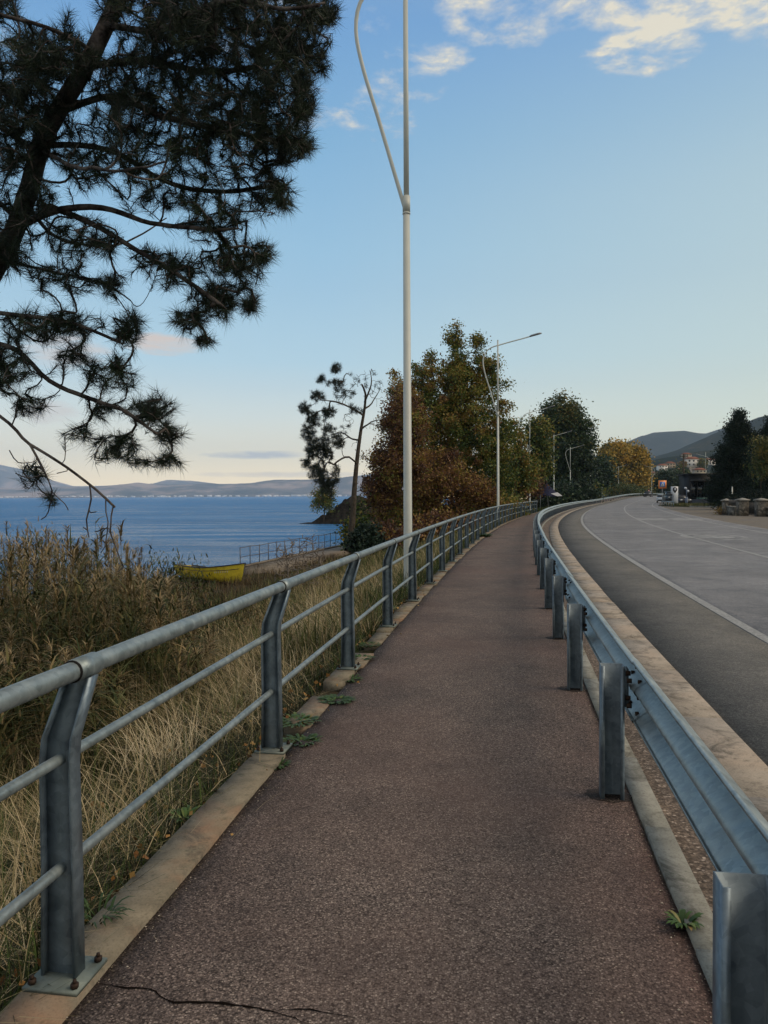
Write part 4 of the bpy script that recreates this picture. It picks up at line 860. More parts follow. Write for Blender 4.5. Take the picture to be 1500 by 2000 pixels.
# shoreline bushes under the trees
def bush(label, xp, Yd, w_, h_, m, hue, seed, ncl=60, nl=60, size=.14, name='bush', zb=None, group=None):
    s_ = float(np.interp(Yd, _cy, S)); xf = float(np.interp(Yd, _cy, _cx)); X = (xp-750)/1500*Yd
    z = float(elev(s_)+gz(s_, X-xf)) if zb is None else zb; k = 1500/Yd; yb = 968.5-(z-CAM_H)*k - (xp-750)*math.tan(ROLL)
    return tree(name, label, xp, Yd, [(xp, yb-h_*k*.45, w_*k*.5, h_*k*.5, 1, hue), (xp-w_*k*.2, yb-h_*k*.3, w_*k*.35, h_*k*.35, 1, hue+.05), (xp+w_*k*.22, yb-h_*k*.35, w_*k*.3, h_*k*.35, 1, hue-.05)], ncl, nl, size, m, .04, 'bush', group, seed=seed, sig=.25*max(1, w_/3), zb=z-.05, step=.25*max(1, w_/3))
G_ = 'dark bushes under the autumn trees'
for i, (xp, Yd, w_, h_, m, hue, lb) in enumerate([
    (718, 41, 1.7, 1.9, m_conif, .6, 'dark bush right beside the slim pine trunk'), (765, 42, 2.4, 1.9, m_autumn, .98, 'dark round bush left of the nearest lamp pole'),
    (835, 43, 2.6, 1.9, m_autumn, .85, 'red-brown bush just right of the nearest lamp pole'), (700, 47, 2.2, 3.2, m_autumn, .15, 'green bush behind the slim pine trunk'),
    (885, 46, 3, 1.9, m_autumn, .8, 'rust-coloured bush behind the grey railing'), (948, 52, 3.2, 2.4, m_autumn, .3, 'yellow-green bush left of the second street lamp'),
    (985, 60, 3.4, 2.6, m_autumn, .38, 'yellow-green bush at the foot of the thin yellow-green tree'), (1062, 100, 4, 3.2, m_dgreen, .2, 'dark bush behind the navy parasol'),
    (1100, 118, 6, 4.5, m_dgreen, .2, 'dark undergrowth bush right of the fourth street lamp'), (1130, 140, 7, 5, m_dgreen, .25, 'dark undergrowth bush under the round dark tree'), (1150, 165, 7, 5, m_autumn, .15, 'green bush behind the far barrier'),
    (1215, 225, 12, 4.2, m_dgreen, .75, 'dark hedge-like bush below the orange trees'), (1252, 245, 8, 4.0, m_dgreen, .7, 'dark bush where the barrier leaves the picture')]):
    bush(lb, xp, Yd, w_, h_, m, hue, 70+i, 70 if i < 8 else 60, 60, .17 if Yd < 80 else .4, group=G_)
# tangled shrubs among the reeds
m_scrub = byrnd('scrub_leaves', [(0, (.014, .022, .008)), (.3, (.035, .052, .014)), (.55, (.075, .080, .028)), (.75, (.15, .105, .045)), (.9, (.20, .13, .07)), (1, (.26, .20, .13))], .7, .2, .9, .12, trans=.15)
for i, (X, Yd, w_, h_, hue, lb) in enumerate([(-4.6, 8.6, 2.0, 1.9, .42, 'brown-green tangled shrub at the left photo edge among the reeds'), (-3.5, 9.0, 1.6, 1.7, .5, 'tangled shrub with rusty leaves left of centre in the reed bed'), (-3.0, 10.6, 1.5, 2.0, .3, 'greener shrub at the right end of the reed bed, its twigs against the lake'),
    (-4.1, 7.3, 1.5, 1.3, .35, 'low dark green shrub in front of the reeds by the railing'), (-5.2, 11.5, 2.4, 2.5, .55, 'tall pinkish-brown shrub rising above the reeds at the left'), (-4.9, 13.5, 1.8, 1.9, .45, 'olive shrub behind the right end of the reed bed'), (-2.6, 9.2, 1.2, .6, .7, 'low rusty brown shrub between the reeds and the yellow boat'), (-1.9, 12.5, 1.4, .8, .65, 'low brown shrub below the bare shrubs, behind the railing')]):
    s_ = float(np.interp(Yd, _cy, S)); xf = float(np.interp(Yd, _cy, _cx)); z = float(rz_(s_, X-xf)); rgb = np.random.default_rng(200+i); n = int(70*w_*h_)
    q = unit(ucube(rgb, n))*(rgb.random(n)**.4)[:, None]*np.array([w_/2, w_/2*.9, h_*.5])+np.array([X, Yd, z+h_*.52]); q[:, 2] = np.maximum(q[:, 2], z+.05)
    sk = Skeleton(); 
    for k in range(6): a_ = rgb.uniform(0, 6.28); sk.limb([(X, Yd, z-.05), (X+math.cos(a_)*w_*.12, Yd+math.sin(a_)*w_*.12, z+h_*.4), (X+math.cos(a_)*w_*.3, Yd+math.sin(a_)*w_*.3, z+h_*rgb.uniform(.6, .95))], .12, .012, .004, wob=.05, rg=rgb)
    sk.grow(q, .10, rgb, curl=.5); rad = sk.radii(.0028, .3); root = thing('wild_shrub', (X, Yd, z), lb, 'shrub', 'tangled shrubs on the bank'); mt = MB(); tubes(mt, sk, rad, .1); mt.build('stems', m_twig0, root)
    rep = np.repeat(q, 26, 0); nn_ = len(rep); c_ = rep+rgb.normal(0, .085, rep.shape); ml = MB(); blades(ml, c_, rgb.uniform(.05, .13, nn_), rgb.uniform(0, 6.28, nn_), rgb.uniform(.3, .98, nn_), rgb.uniform(.010, .020, nn_), np.clip(hue+.2*rgb.normal(size=nn_)+np.repeat(.12*rgb.normal(size=len(q)), 26), 0, 1), 2, 1.3); ml.build('foliage', m_scrub, root)
# ---------------------------------------------------------------- bare shrubs on the shore
m_twig = noisy('grey_twigs', (.10, .085, .072), (.20, .17, .145), 5, .9, .1)
def bare_shrub(label, xp, Yd, w_, h_, seed, n=90, zb=-1.95):
    rg = np.random.default_rng(seed); base = np.array([(xp-750)/1500*Yd, Yd, zb]); sk = Skeleton()
    for k in range(7):
        a_ = rg.uniform(0, 6.28); r_ = rg.uniform(.1, .35)*w_; p1 = base + np.array([math.cos(a_)*r_*.5, math.sin(a_)*r_*.5, h_*.4]); p2 = base + np.array([math.cos(a_)*r_, math.sin(a_)*r_, h_*rg.uniform(.6, .95)])
        sk.limb([base, p1, p2], .12, .014, .006, wob=.05, rg=rg)
    q = unit(ucube(rg, n))*(rg.random(n)**.45)[:, None]*np.array([w_/2, w_/2, h_*.5]) + base + np.array([0, 0, h_*.55]); sk.grow(q, .1, rg, curl=.7); rad = sk.radii(.011, .3)
    root = thing('bare_shrub', tuple(base), label, 'shrub', 'leafless shrubs near the boat'); mt = MB(); tubes(mt, sk, rad, .1); mt.build('stems', m_twig, root)
bare_shrub('leafless grey shrub left of two, standing right of the yellow boat', 568, 24, 1.3, 2.2, 81, 260)
bare_shrub('leafless grey shrub right of two, in front of the lake quay railing', 606, 26, 1.1, 2.3, 82, 200)
bare_shrub('low leafless shrub close behind the grey railing post, below the quay', 640, 22, 1.5, 1.2, 83, 200)
# ---------------------------------------------------------------- weeds on the kerbs
m_weed = byrnd('weed_leaves', [(0, (.02, .045, .012)), (.6, (.05, .095, .02)), (.85, (.12, .14, .04)), (1, (.2, .13, .05))], .6, .3)
def weed(label, x, y, r0, n, ln, wd, seed, z=.0, hue=.35, up=.5):
    rg = np.random.default_rng(seed); a = rg.uniform(0, 6.28, n); r_ = np.sqrt(rg.random(n))*r0; b_ = np.stack([x+np.cos(a)*r_, y+np.sin(a)*r_, np.full(n, z)], 1)
    mb = MB(); L = rg.uniform(.4, 1, n)*ln; side_w = rg.uniform(.7, 1.2, n)*wd; nseg = 4; tt = np.linspace(0, 1, nseg+1); an = a+rg.normal(0, .6, n); hx, hy = np.cos(an), np.sin(an); V = []
    for t_ in tt:
        c_ = b_ + np.stack([hx*L*t_*.85, hy*L*t_*.85, L*(up*t_*1.6-up*t_**2*1.1)+.002], 1); w_ = (side_w*(.12+math.sin(math.pi*min(1, t_*.95+.05))**.8)/2)[:, None]; sd_ = np.stack([-hy, hx, np.zeros(n)], 1); V += [c_-sd_*w_, c_+sd_*w_]
    V = np.stack(V, 1); m = 2*(nseg+1); i = np.arange(n)[:, None]*m; Q = np.concatenate([i+np.array([[2*k, 2*k+1, 2*k+3, 2*k+2]]) for k in range(nseg)], 0)
    mb.add(V.reshape(-1, 3), Q, None, np.tile(np.clip(hue+.25*rg.normal(size=n), 0, 1), nseg)); return tag(mb.build('weed', m_weed), label, 'plant', 'weeds growing along the path edges')
x_, y_ = gp(1338, 1822); weed('green weed tuft growing on the right kerb near the closest guard rail post', x_, y_, .022, 42, .085, .016, 91, .0, .45, .85)
x_, y_ = gp(655, 1372); weed('flat green weed spreading onto the path left of centre, beyond the second railing post', x_, y_, .10, 130, .10, .02, 92, .0, .2, .35)
x_, y_ = gp(575, 1415); weed('green weed mat on the kerb just past the second railing post', x_, y_, .12, 140, .10, .018, 93, .0, .35, .4)
x_, y_ = gp(705, 1290); weed('small green weed by the third railing post foot', x_, y_, .08, 80, .10, .018, 94, .0, .3, .5)
x_, y_ = gp(940, 1049); weed('dark weed clump at the gap in the railing', x_, y_, .35, 200, .30, .05, 95, .0, .15, .7)
x_, y_ = gp(195, 1812); weed('dark leafy weed at the foot of the nearest railing post', x_-.03, y_, .05, 34, .13, .009, 96, .0, -.05, .8)
for i, (x0_, y0_, r0_, n_, lb) in enumerate([(612, 1452, .09, 90, 'low green weed on the bare soil beyond the second railing post'), (560, 1500, .05, 50, 'small weed close to the second railing post foot'), (735, 1262, .10, 90, 'green weed between the third and fourth railing posts'), (690, 1330, .12, 120, 'spreading green weed just before the third railing post'), (385, 1600, .05, 40, 'small weed beside the kerb between the first two railing posts'), (790, 1190, .12, 80, 'green weed at the foot of the fifth railing post')]):
    x_, y_ = gp(x0_, y0_); weed(lb, x_-.08, y_, r0_, n_, .09, .014, 300+i, -.01, .15+.08*i, .6)
m_fall = byrnd('fallen_leaves', [(0, (.10, .04, .015)), (.5, (.24, .12, .035)), (1, (.34, .23, .08))], .7, .2)
rg = np.random.default_rng(97); n = 480; s = .8+rg.random(n)**1.4*14; q = .1+rg.random(n)**2*1.2; c_ = P(s, -q); c_[:, 2] += np.where(q < .12, .03, rz_(s, -q)+.05+.05*rg.random(n)); mb = MB(); leaves(mb, c_, .04, rg, rg.random(n), .8)
n = 26; s = 3+rg.random(n)*12; c_ = P(s, rg.uniform(.0, .22, n), .012); mb2 = MB(); leaves(mb, c_, .028, rg, rg.random(n), .8); kind(mb.build('fallen_leaves', m_fall), 'stuff')
# ---------------------------------------------------------------- street lamps
m_lamp = noisy('white_lamp_paint', (.40, .425, .40), (.47, .495, .465), 2.0, .45, .4, bs=.03)
m_head = noisy('lamp_head_grey', (.12, .13, .15), (.18, .19, .21), 4, .4, .5, .4)
def lamp(x, y, zb, label, swap=1, H=10.45, jn=6.35, res=1.0, arm_yaw=0.0, htop=None):
    root = thing('street_lamp', (x, y, zb), label, 'street lamp', 'curved-arm street lamps along the path', 0)
    o = np.array([x, y, zb]); ax = np.array([math.cos(arm_yaw)*swap, math.sin(arm_yaw)*swap, 0]); Z = np.array([0, 0, 1.0])
    mb = MB(); mb.tube([o, o+Z*.02, o+Z*jn], [.076, .076, .057], 16); mb.tube([o+Z*jn, o+Z*H], [.047, .040], 14); mb.tube([o+Z*H, o+Z*(H+.04)], [.05, .03], 12); mb.build('pole', m_lamp, root, smooth=True)
    mb = MB(); mb.tube([o+Z*(jn-.06), o+Z*(jn+.20)], .064, 16); mb.tube([o+Z*(jn-.10), o+Z*(jn-.075)], .067, 16); mb.build('collar', m_lamp, root)
    pts = [(-.02, jn-.02), (-.12, jn+.32), (-.45, jn+1.45), (-.72, jn+2.35), (-.83, jn+2.95), (-.76, jn+3.40), (-.52, jn+3.72), (-.22, jn+3.87), (.0, jn+3.93), (.6, jn+4.10), (1.25, jn+4.27), (1.80, jn+4.42)]
    q = catmull([o+ax*a+Z*b_ for a, b_ in pts], .12/res); mb = MB(); mb.tube(q, .033, 10); mb.build('arm', m_lamp, root, smooth=True)
    d = unit((ax*.55+Z*.15)[None])[0]; sd_ = np.cross(d, Z); sd_ /= np.linalg.norm(sd_); up = np.cross(sd_, d); c0 = o+ax*1.78+Z*(jn+4.42)
    mb = MB(); A = np.array([d, sd_, up]); outl = [(0, -.05), (.1, -.09), (.5, -.12), (.68, -.08), (.72, 0), (.68, .08), (.5, .12), (.1, .09), (0, .05)]
    mb.prism(outl, -.03, .03, A, c0); mb.prism([(a*.8+.08, b_*.7) for a, b_ in outl], .031, .06, A, c0); mb.build('lamp_head', m_head, root); return root
labs = ['nearest and tallest-looking white street lamp, its top cut off by the photo edge', 'second white street lamp, its arm reaching over the big autumn tree', 'third street lamp, standing at the end of the grey path railing',
        'fourth street lamp, in front of the dark round tree', 'fifth street lamp, only its curved arm showing against the dark round tree', 'sixth street lamp, between the dark round tree and the orange trees']
for (lx, lY), lb in zip([(796.5, 13.0), (973, 43.5), (1035, 76), (1082, 105), (1114, 135), (1153, 172)], labs):
    X = (lx-750)/1500*lY; s_ = float(np.interp(lY, _cy, S)); xf = float(np.interp(lY, _cy, _cx)); zb = float(elev(s_)+rz_(s_, X-xf))-.02
    if lY == 13.0: zb = -.22
    lamp(X, lY, zb, lb, 1, H=10.5 if lY > 20 else 10.45, jn=6.42-zb if lY < 20 else 6.3)
lamp((1208-750)/1500*240., 240., 1.0, 'far street lamp with a short arm in front of the orange trees', 1, jn=5.2, H=9.4)
lamp((1273-750)/1500*238., 238., .9, 'far street lamp whose arm points left, right of the orange trees', -1, jn=5.0, H=9.2)
lamp((1378-750)/1500*175., 175., .6, 'slim street lamp rising behind the flat black building', -1, jn=5.6, H=10.5)
# ---------------------------------------------------------------- boat
m_yel, t, b = mat('yellow_boat_paint', (.42, .30, .015), .55, .35); v = objv(t)
c = ramp(t, noise(t, v, 4, 6, .7), [(.35, (.42, .30, .014)), (.6, (.66, .50, .025))]); c = mixc(t, ramp(t, noise(t, v, 11, 5, .7), [(.6, 0), (.72, .7)]), c, (.12, .09, .04)); t.links.new(c, b.inputs['Base Color'])
m_navy, *_ = mat('navy_trim', (.012, .02, .04), .5, .4); m_boatin = noisy('boat_inside', (.10, .09, .06), (.18, .16, .10), 5)
m_pl, *_ = mat('pale_lettering', (.55, .55, .5), .6, .3)
def boat():
    bow = px(474, 1140, 31.0)[:2]; st = px(350, 1137, 34.2)[:2]; c_ = (bow+st)/2; d = np.array([*(bow-st), 0]); Lg = np.linalg.norm(d); d /= Lg; sd_ = np.array([d[1], -d[0], 0]); zb = -2.0
    root = thing('rowing_boat', (c_[0], c_[1], zb), 'yellow wooden rowing boat drawn up on the shore with a dark gunwale', 'boat')
    hl = R(7); up_ = np.array([0, 0, 1.0]); A = np.array([d, sd_*math.cos(hl)+up_*math.sin(hl), up_*math.cos(hl)-sd_*math.sin(hl)]); o = np.array([c_[0], c_[1], zb]); n = 26; u = np.linspace(0, 1, n)
    half = .68*np.interp(u, [0, .1, .3, .5, .75, .92, 1], [.70, .82, .97, 1, .80, .38, .02]); sheer = .52+.36*np.clip((u-.35)/.65, 0, 1)**2.2+.05*(1-u)**3
    keel = .02+.05*(1-u)**4+.12*np.clip((u-.85)/.15, 0, 1)**2; x_ = (u-.5)*Lg*.94
    def hull(off):
        rows = []
        for i in range(n):
            r_ = []
            for k in range(-8, 9):
                f = abs(k)/8; w_ = (half[i]-off)*(f**.62)*(1-.06*(1-f)); z_ = keel[i]+off+(sheer[i]-keel[i]-off)*f**2.1; xo = x_[i]+(.16*(f-.4) if i > n-7 else 0)*((i-n+7)/6 if i > n-7 else 0)*1.4
                r_.append([xo, math.copysign(w_, k) if k else 0, z_])
            rows.append(r_)
        return np.array(rows)
    Hh = hull(0); Hi = hull(.03); mb = MB(); mb.grid(Hh @ A + o); tr = Hh[0]; m = len(tr); mb.add(np.vstack([tr, [[x_[0], 0, .3]]]) @ A + o, None, [(k, k+1, m) for k in range(m-1)]+[(m-1, 0, m)]); mb.build('hull', m_yel, root, smooth=True)
    mb = MB(); mb.grid(Hi @ A + o, flip=True); mb.build('inner_hull', m_boatin, root, smooth=True)
    for sg in (0, 16):
        e = (Hh[:, sg]+np.array([0, (.012 if sg else -.012), .012])) @ A + o; mb = MB(); mb.tube(e, .026, 6); mb.build('gunwale', m_navy, root)
        mb = MB(); e2 = (Hh[:, 1 if sg == 0 else 15]+np.array([0, (.006 if sg else -.006), 0])) @ A + o; mb.tube(e2[:-1], .012, 5); mb.build('rubbing_strake', m_navy, root)
    for uu in (.22, .5, .74):
        i = int(uu*n); mb = MB(); mb.box(np.array([x_[i], 0, sheer[i]-.14]) @ A + o, (.22, 2*half[i]*.9, .03), A); mb.build('thwart', m_boatin, root)
    # small worn pale lettering band near the bow, too far to read
    mb = MB()
    for k in range(7):
        i = 19; uu = .73+.022*k; j = min(n-2, int(uu*(n-1))); p0 = Hh[j, 15]*(1-.3)+Hh[j, 14]*.3; p0 = Hh[j, 15]+(Hh[j+1, 15]-Hh[j, 15])*(uu*(n-1)-j); mb.box((p0+np.array([0, .012, -.07])) @ A + o, (.035, .006, .06), A)
    mb.build('lettering', m_pl, root)
boat()
# ---------------------------------------------------------------- quay and its rail
m_quay = concrete('quay_concrete', (.14, .12, .10), (.24, .21, .17), (.10, .08, .06), 2)
qa = np.array([-6.7, 35.2]); qb = np.array([-2.2, 53.0]); qd = (qb-qa)/np.linalg.norm(qb-qa); qn = np.array([qd[1], -qd[0]])
Aq = np.array([[qn[0], qn[1], 0], [qd[0], qd[1], 0], [0, 0, 1]]); Lq = np.linalg.norm(qb-qa)
mb = MB(); mb.prism([(-.1, -.6), (1.9, -.2), (1.7, 6), (1.8, 12), (1.7, Lq), (-.1, Lq)], -3.2, -1.68, Aq, (qa[0], qa[1], 0)); mb.prism([(-.16, -.64), (.12, -.6), (.12, Lq), (-.16, Lq)], -1.678, -1.62, Aq, (qa[0], qa[1], 0))
tag(mb.build('quay', m_quay), 'low concrete quay edge beside the lake behind the yellow boat', 'quay')
m_drail = noisy('rusty_dark_steel', (.05, .055, .07), (.10, .09, .09), 8, .6, .3, .3)
root = thing('quay_railing', (qa[0], qa[1], -1.62), 'thin dark blue railing running along the lake quay', 'railing'); n = 17; W = lambda t_, z_: np.array([*(qa+qd*t_), z_])
for k in range(n):
    t_ = .2+k*(Lq-.6)/(n-1); mb = MB(); tl = .02*math.sin(k*3.1); mb.tube([W(t_, -1.66), W(t_+tl, -.74+.02*math.sin(k*1.7))], .020, 6); mb.build('post', m_drail, root)
for z_, nm in ((-.78, 'top_rail'), (-1.22, 'middle_rail')):
    mb = MB(); mb.tube([W(.2+k*(Lq-.6)/(n-1), z_+.018*math.sin(k*2.2)) for k in range(n)], .015, 6); mb.build(nm, m_drail, root)
# shoreline stones
rg = np.random.default_rng(101); mb = MB()
for k in range(90):
    s = rg.uniform(30, 36.5); D = float(shore(s)); c_ = P(s, -D-rg.uniform(-1.6, .6)); sz = rg.uniform(.08, .3); M3 = unit(ucube(rg, 3)); q, _r = np.linalg.qr(M3); mb.box((c_[0], c_[1], WATER+.02), (sz, sz*.8, sz*.6), q)
kind(mb.build('shore_stones', m_rock), 'stuff')
# ---------------------------------------------------------------- right side: buildings, signs, cars
def gpt(xp, Y, z=0.): return np.array([(xp-750)/1500*Y, Y, z])
m_blk = noisy('black_cladding', (.003, .0035, .005), (.008, .009, .011), 3, .6, .3); m_glassd, *_ = mat('dark_glass', (.006, .008, .010), .08, .6)
m_plinth = noisy('blue_grey_plinth', (.035, .045, .062), (.055, .068, .09), 2, .85); m_side = noisy('blue_grey_wall', (.10, .13, .19), (.13, .165, .23), 2, .8)
def GZ(Y, xp):
    s_ = float(np.interp(Y, _cy, S)); return float(elev(s_))-.06
Yb = 116.; x0 = gpt(1347, Yb)[0]; x1 = gpt(1401, Yb)[0]; zb = GZ(Yb, 1370)
root = thing('black_building', (x0, Yb, zb), 'low flat-roofed black building with dark glass front across the road', 'building'); rx = x1-x0
def bx_(name, m, c_, sz, parent=root): mb = MB(); mb.box(np.array(c_), sz); return mb.build(name, m, parent)
bx_('wall', m_blk, (x0+rx/2, Yb+2.1, zb+2.75), (rx, 4, 3.7)); bx_('plinth', m_plinth, (x0+rx/2+.4, Yb+2.0, zb+.42), (rx+1.1, 5, .92))
bx_('roof', m_blk, (x0+rx/2, Yb+2.1, zb+4.68), (rx+.5, 4.6, .22))
wn = [bx_('window', m_glassd, (x0+.55+k*1.05+.05, Yb+.06, zb+2.35), (.92, .06, 2.3)) for k in range(int(rx/1.05))]
m_green, *_ = mat('pale_green_panel', (.10, .22, .20), .5, .4); bx_('counter_panel', m_green, (x0+1.9, Yb-.02, zb+1.02), (1.7, .05, .14))
m_fr = noisy('frame_dark_metal', (.03, .032, .036), (.05, .052, .056), 5, .5, .4, .4)
for k in range(int(rx/1.05)+1): bx_('mullion', m_fr, (x0+.1+k*1.05, Yb+.0, zb+2.35), (.07, .10, 2.36))
bx_('canopy', m_fr, (x0+rx*.5, Yb-.7, zb+3.72), (rx*.96, 1.5, .14))
root2 = thing('blue_grey_annex', (x1, Yb+2, zb), 'pale blue-grey side building half hidden by the conifers', 'building')
def bx2(name, m, c_, sz): mb = MB(); mb.box(np.array(c_), sz); return mb.build(name, m, root2)
bx2('wall', m_side, (x1+2.9, Yb+5.2, zb+1.75), (5.0, 6, 3.4)); bx2('roof', m_plinth, (x1+2.9, Yb+5.2, zb+3.53), (5.5, 6.6, .16)); bx2('garage_door', m_plinth, (x1+2.6, Yb+2.16, zb+1.2), (2.6, .08, 2.2))
# grass verge with kerb in front
m_verge = noisy('verge_soil', (.04, .045, .02), (.08, .075, .035), 3, .95)
Yv = 99.; a0 = gpt(1318, Yv)[0]; a1 = gpt(1408, Yv-3)[0]; mb = MB(); mb.prism([(a0, Yv+6), (a0+.5, Yv-3.5), (a1, Yv-9), (a1+1, Yv+8)], -.2, .10); kind(mb.build('grass_verge_ground', m_verge), 'structure')
mb = MB(); rgv = np.random.default_rng(5); n = 5200; u = rgv.random(n); vv = rgv.random(n); xx = a0+.4+u*(a1-a0); yy = (Yv-3.4-u*5.3)+vv*(9+u*4)
blades(mb, np.stack([xx, yy, np.full(n, .08)], 1), rgv.uniform(.15, .5, n), rgv.uniform(0, 6.28, n), rgv.uniform(.1, .7, n), np.full(n, .04), np.clip(rgv.normal(.45, .18, n), 0, .9), 2); kind(mb.build('verge_grass', m_grass), 'stuff')
mb = MB(); q0 = np.array([a0+.45, Yv-3.7]); q1 = np.array([a1, Yv-9.2]); dq = (q1-q0)/np.linalg.norm(q1-q0); Lk = np.linalg.norm(q1-q0)
for k in range(int(Lk)): c_ = q0+dq*(k+.5); mb.box((c_[0], c_[1], .02), (.985, .15, .26), [(dq[0], dq[1], 0), (-dq[1], dq[0], 0), (0, 0, 1)])
kind(mb.build('verge_kerb', m_rk), 'structure')
# stone gate pillars and walls
def stonem():
    m, t, b = mat('rubble_stone', (.2, .18, .15), .9, .2); v = objv(t); vo = N(t, 'ShaderNodeTexVoronoi', i_Scale=4.5); t.links.new(v, vo.inputs['Vector']); ve = N(t, 'ShaderNodeTexVoronoi', i_Scale=4.5, feature='DISTANCE_TO_EDGE'); t.links.new(v, ve.inputs['Vector'])
    s_ = N(t, 'ShaderNodeSeparateColor'); t.links.new(vo.outputs['Color'], s_.inputs[0]); c = ramp(t, s_.outputs[0], [(0, (.07, .065, .06)), (.5, (.16, .145, .12)), (1, (.28, .26, .22))]); c = mixc(t, ramp(t, ve.outputs['Distance'], [(0, 1), (.06, 0)]), c, (.05, .048, .045)); t.links.new(c, b.inputs['Base Color']); bump(t, b, ve.outputs['Distance'], .8, .05); return m
m_stone = stonem(); m_cap = concrete('cap_stone', (.26, .25, .23), (.36, .35, .32), (.2, .19, .17), 3)
Yp = 57.; 
def pillar(xp, label, Y=Yp, w_=.66, h_=1.16):
    o = gpt(xp, Y, -.06); root = thing('gate_pillar', tuple(o), label, 'pillar', 'stone pillars across the road'); mb = MB(); mb.box(o+[0, 0, h_/2], (w_, w_, h_)); mb.build('shaft', m_stone, root)
    mb = MB(); q = np.array([[-1, -1], [1, -1], [1, 1], [-1, 1]])*(w_/2+.07); V = [(*(o[:2]+a), o[2]+h_) for a in q]+[(*(o[:2]+a), o[2]+h_+.07) for a in q]+[(o[0], o[1], o[2]+h_+.2)]; mb.add(V, [(0, 3, 2, 1)]+[(k, (k+1) % 4, 4+(k+1) % 4, 4+k) for k in range(4)], [(4+k, 4+(k+1) % 4, 8) for k in range(4)]); mb.build('cap', m_cap, root)
pillar(1450, 'stone gate pillar left of the dark gateway opening'); pillar(1487, 'stone gate pillar right of the dark gateway opening', 55.); pillar(1419, 'narrow stone pillar at the left end of the stone wall', 59.5, .5, 1.1)
def wall(xa, xb, Ya, Yb_, h_, label):
    A_ = gpt(xa, Ya)[:2]; B_ = gpt(xb, Yb_)[:2]; d = (B_-A_); L_ = np.linalg.norm(d); d /= L_; c_ = (A_+B_)/2; ax = [(d[0], d[1], 0), (-d[1], d[0], 0), (0, 0, 1)]
    root = thing('stone_wall', (c_[0], c_[1], -.06), label, 'wall', 'low rubble stone walls across the road'); mb = MB(); mb.box((c_[0], c_[1], -.06+h_/2), (L_, .35, h_), ax); mb.build('masonry', m_stone, root); mb = MB(); mb.box((c_[0], c_[1], -.06+h_+.035), (L_, .45, .07), ax); mb.build('coping', m_cap, root)
    n_ = int(L_/.14); mb = MB()
    for k in range(n_): c2_ = A_+d*(k+.5)*L_/n_; mb.box((c2_[0], c2_[1], h_+.27), (.03, .03, .46), ax)
    mb.box((c_[0], c_[1], h_+.49), (L_*.98, .035, .035), ax); mb.build('iron_fence', m_fr, root)
wall(1423, 1441, 59.3, 57.2, .66, 'low rubble stone wall with iron bars left of the gate'); wall(1495, 1560, 55, 52, .62, 'low rubble stone wall with iron bars at the right photo edge')
m_gate = m_fr; o0 = gpt(1459, 57)[:2]; o1 = gpt(1479, 55.2)[:2]; root = thing('iron_gate', (*((o0+o1)/2), -.04), 'dark iron gate between the two stone pillars', 'gate'); d = (o1-o0); L_ = np.linalg.norm(d); d /= L_; ax = [(d[0], d[1], 0), (-d[1], d[0], 0), (0, 0, 1)]
for side in (0, 1):
    mb = MB(); a_ = o0+d*(L_*(.5*side+.02)); 
    for k in range(6): c_ = a_+d*(k*L_*.46/5); mb.box((c_[0], c_[1], .50), (.025, .025, 1.0), ax)
    for z_ in (.08, .55, .98): c_ = a_+d*L_*.23; mb.box((c_[0], c_[1], z_), (L_*.46, .03, .035), ax)
    mb.build('gate_leaf', m_fr, root)
# hedge under the conifers
bush('dark shrub mass below the tall pointed conifer', 1440, 66, 3.0, 1.6, m_conif, .4, 140, 110, 60, .12, zb=-.06, group='dark shrubs below the conifers'); bush('dark shrub mass behind the iron gate', 1472, 64, 2.6, 2.2, m_conif, .35, 141, 110, 60, .12, zb=-.06, group='dark shrubs below the conifers'); bush('dark shrub behind the stone wall at the right edge', 1505, 62, 2.6, 2.0, m_conif, .4, 142, 90, 60, .12, zb=-.06, group='dark shrubs below the conifers')
bush('low brown shrub at the left end of the stone wall', 1413, 60, .9, .55, m_autumn, .7, 143, 40, 40, .07, zb=-.06, group='dark shrubs below the conifers')
# signs
m_or, *_ = mat('sign_orange', (.72, .26, .08), .5, .4); m_blue, *_ = mat('sign_blue', (.02, .12, .45), .4, .4); m_wh, *_ = mat('sign_white', (.46, .50, .56), .45, .4); m_bk, *_ = mat('sign_black', (.01, .01, .012), .5, .3); m_rd, *_ = mat('sign_red', (.5, .02, .02), .45, .4); m_gs, *_ = mat('sign_grey', (.25, .27, .28), .5, .4, .3)
def flat(name, m, poly, o, th, y0, parent): mb = MB(); A = np.array([(1, 0, 0), (0, 0, 1), (0, -1, 0)]); mb.prism(poly, y0, y0+th, A, o); return mb.build(name, m, parent)
sq = lambda a, b_=None: [(-a, -(b_ or a)), (a, -(b_ or a)), (a, b_ or a), (-a, b_ or a)]
Ys = 118.; o = gpt(1293.5, Ys, GZ(Ys, 0)); root = thing('crossing_sign', tuple(o), 'square pedestrian crossing sign with an orange border and blue centre', 'sign'); mb = MB(); mb.tube([o, o+[0, 0, 2.7]], .045, 8); mb.build('pole', m_gs, root); oc = o+np.array([0, -.06, 3.15])
flat('board', m_or, sq(.62), oc, .03, 0, root); flat('blue_panel', m_blue, sq(.40), oc, .01, .032, root); flat('white_triangle', m_wh, [(-.34, -.30), (.34, -.30), (0, .34)], oc, .01, .044, root)
MBp = MB(); A = np.array([(1, 0, 0), (0, 0, 1), (0, -1, 0)])
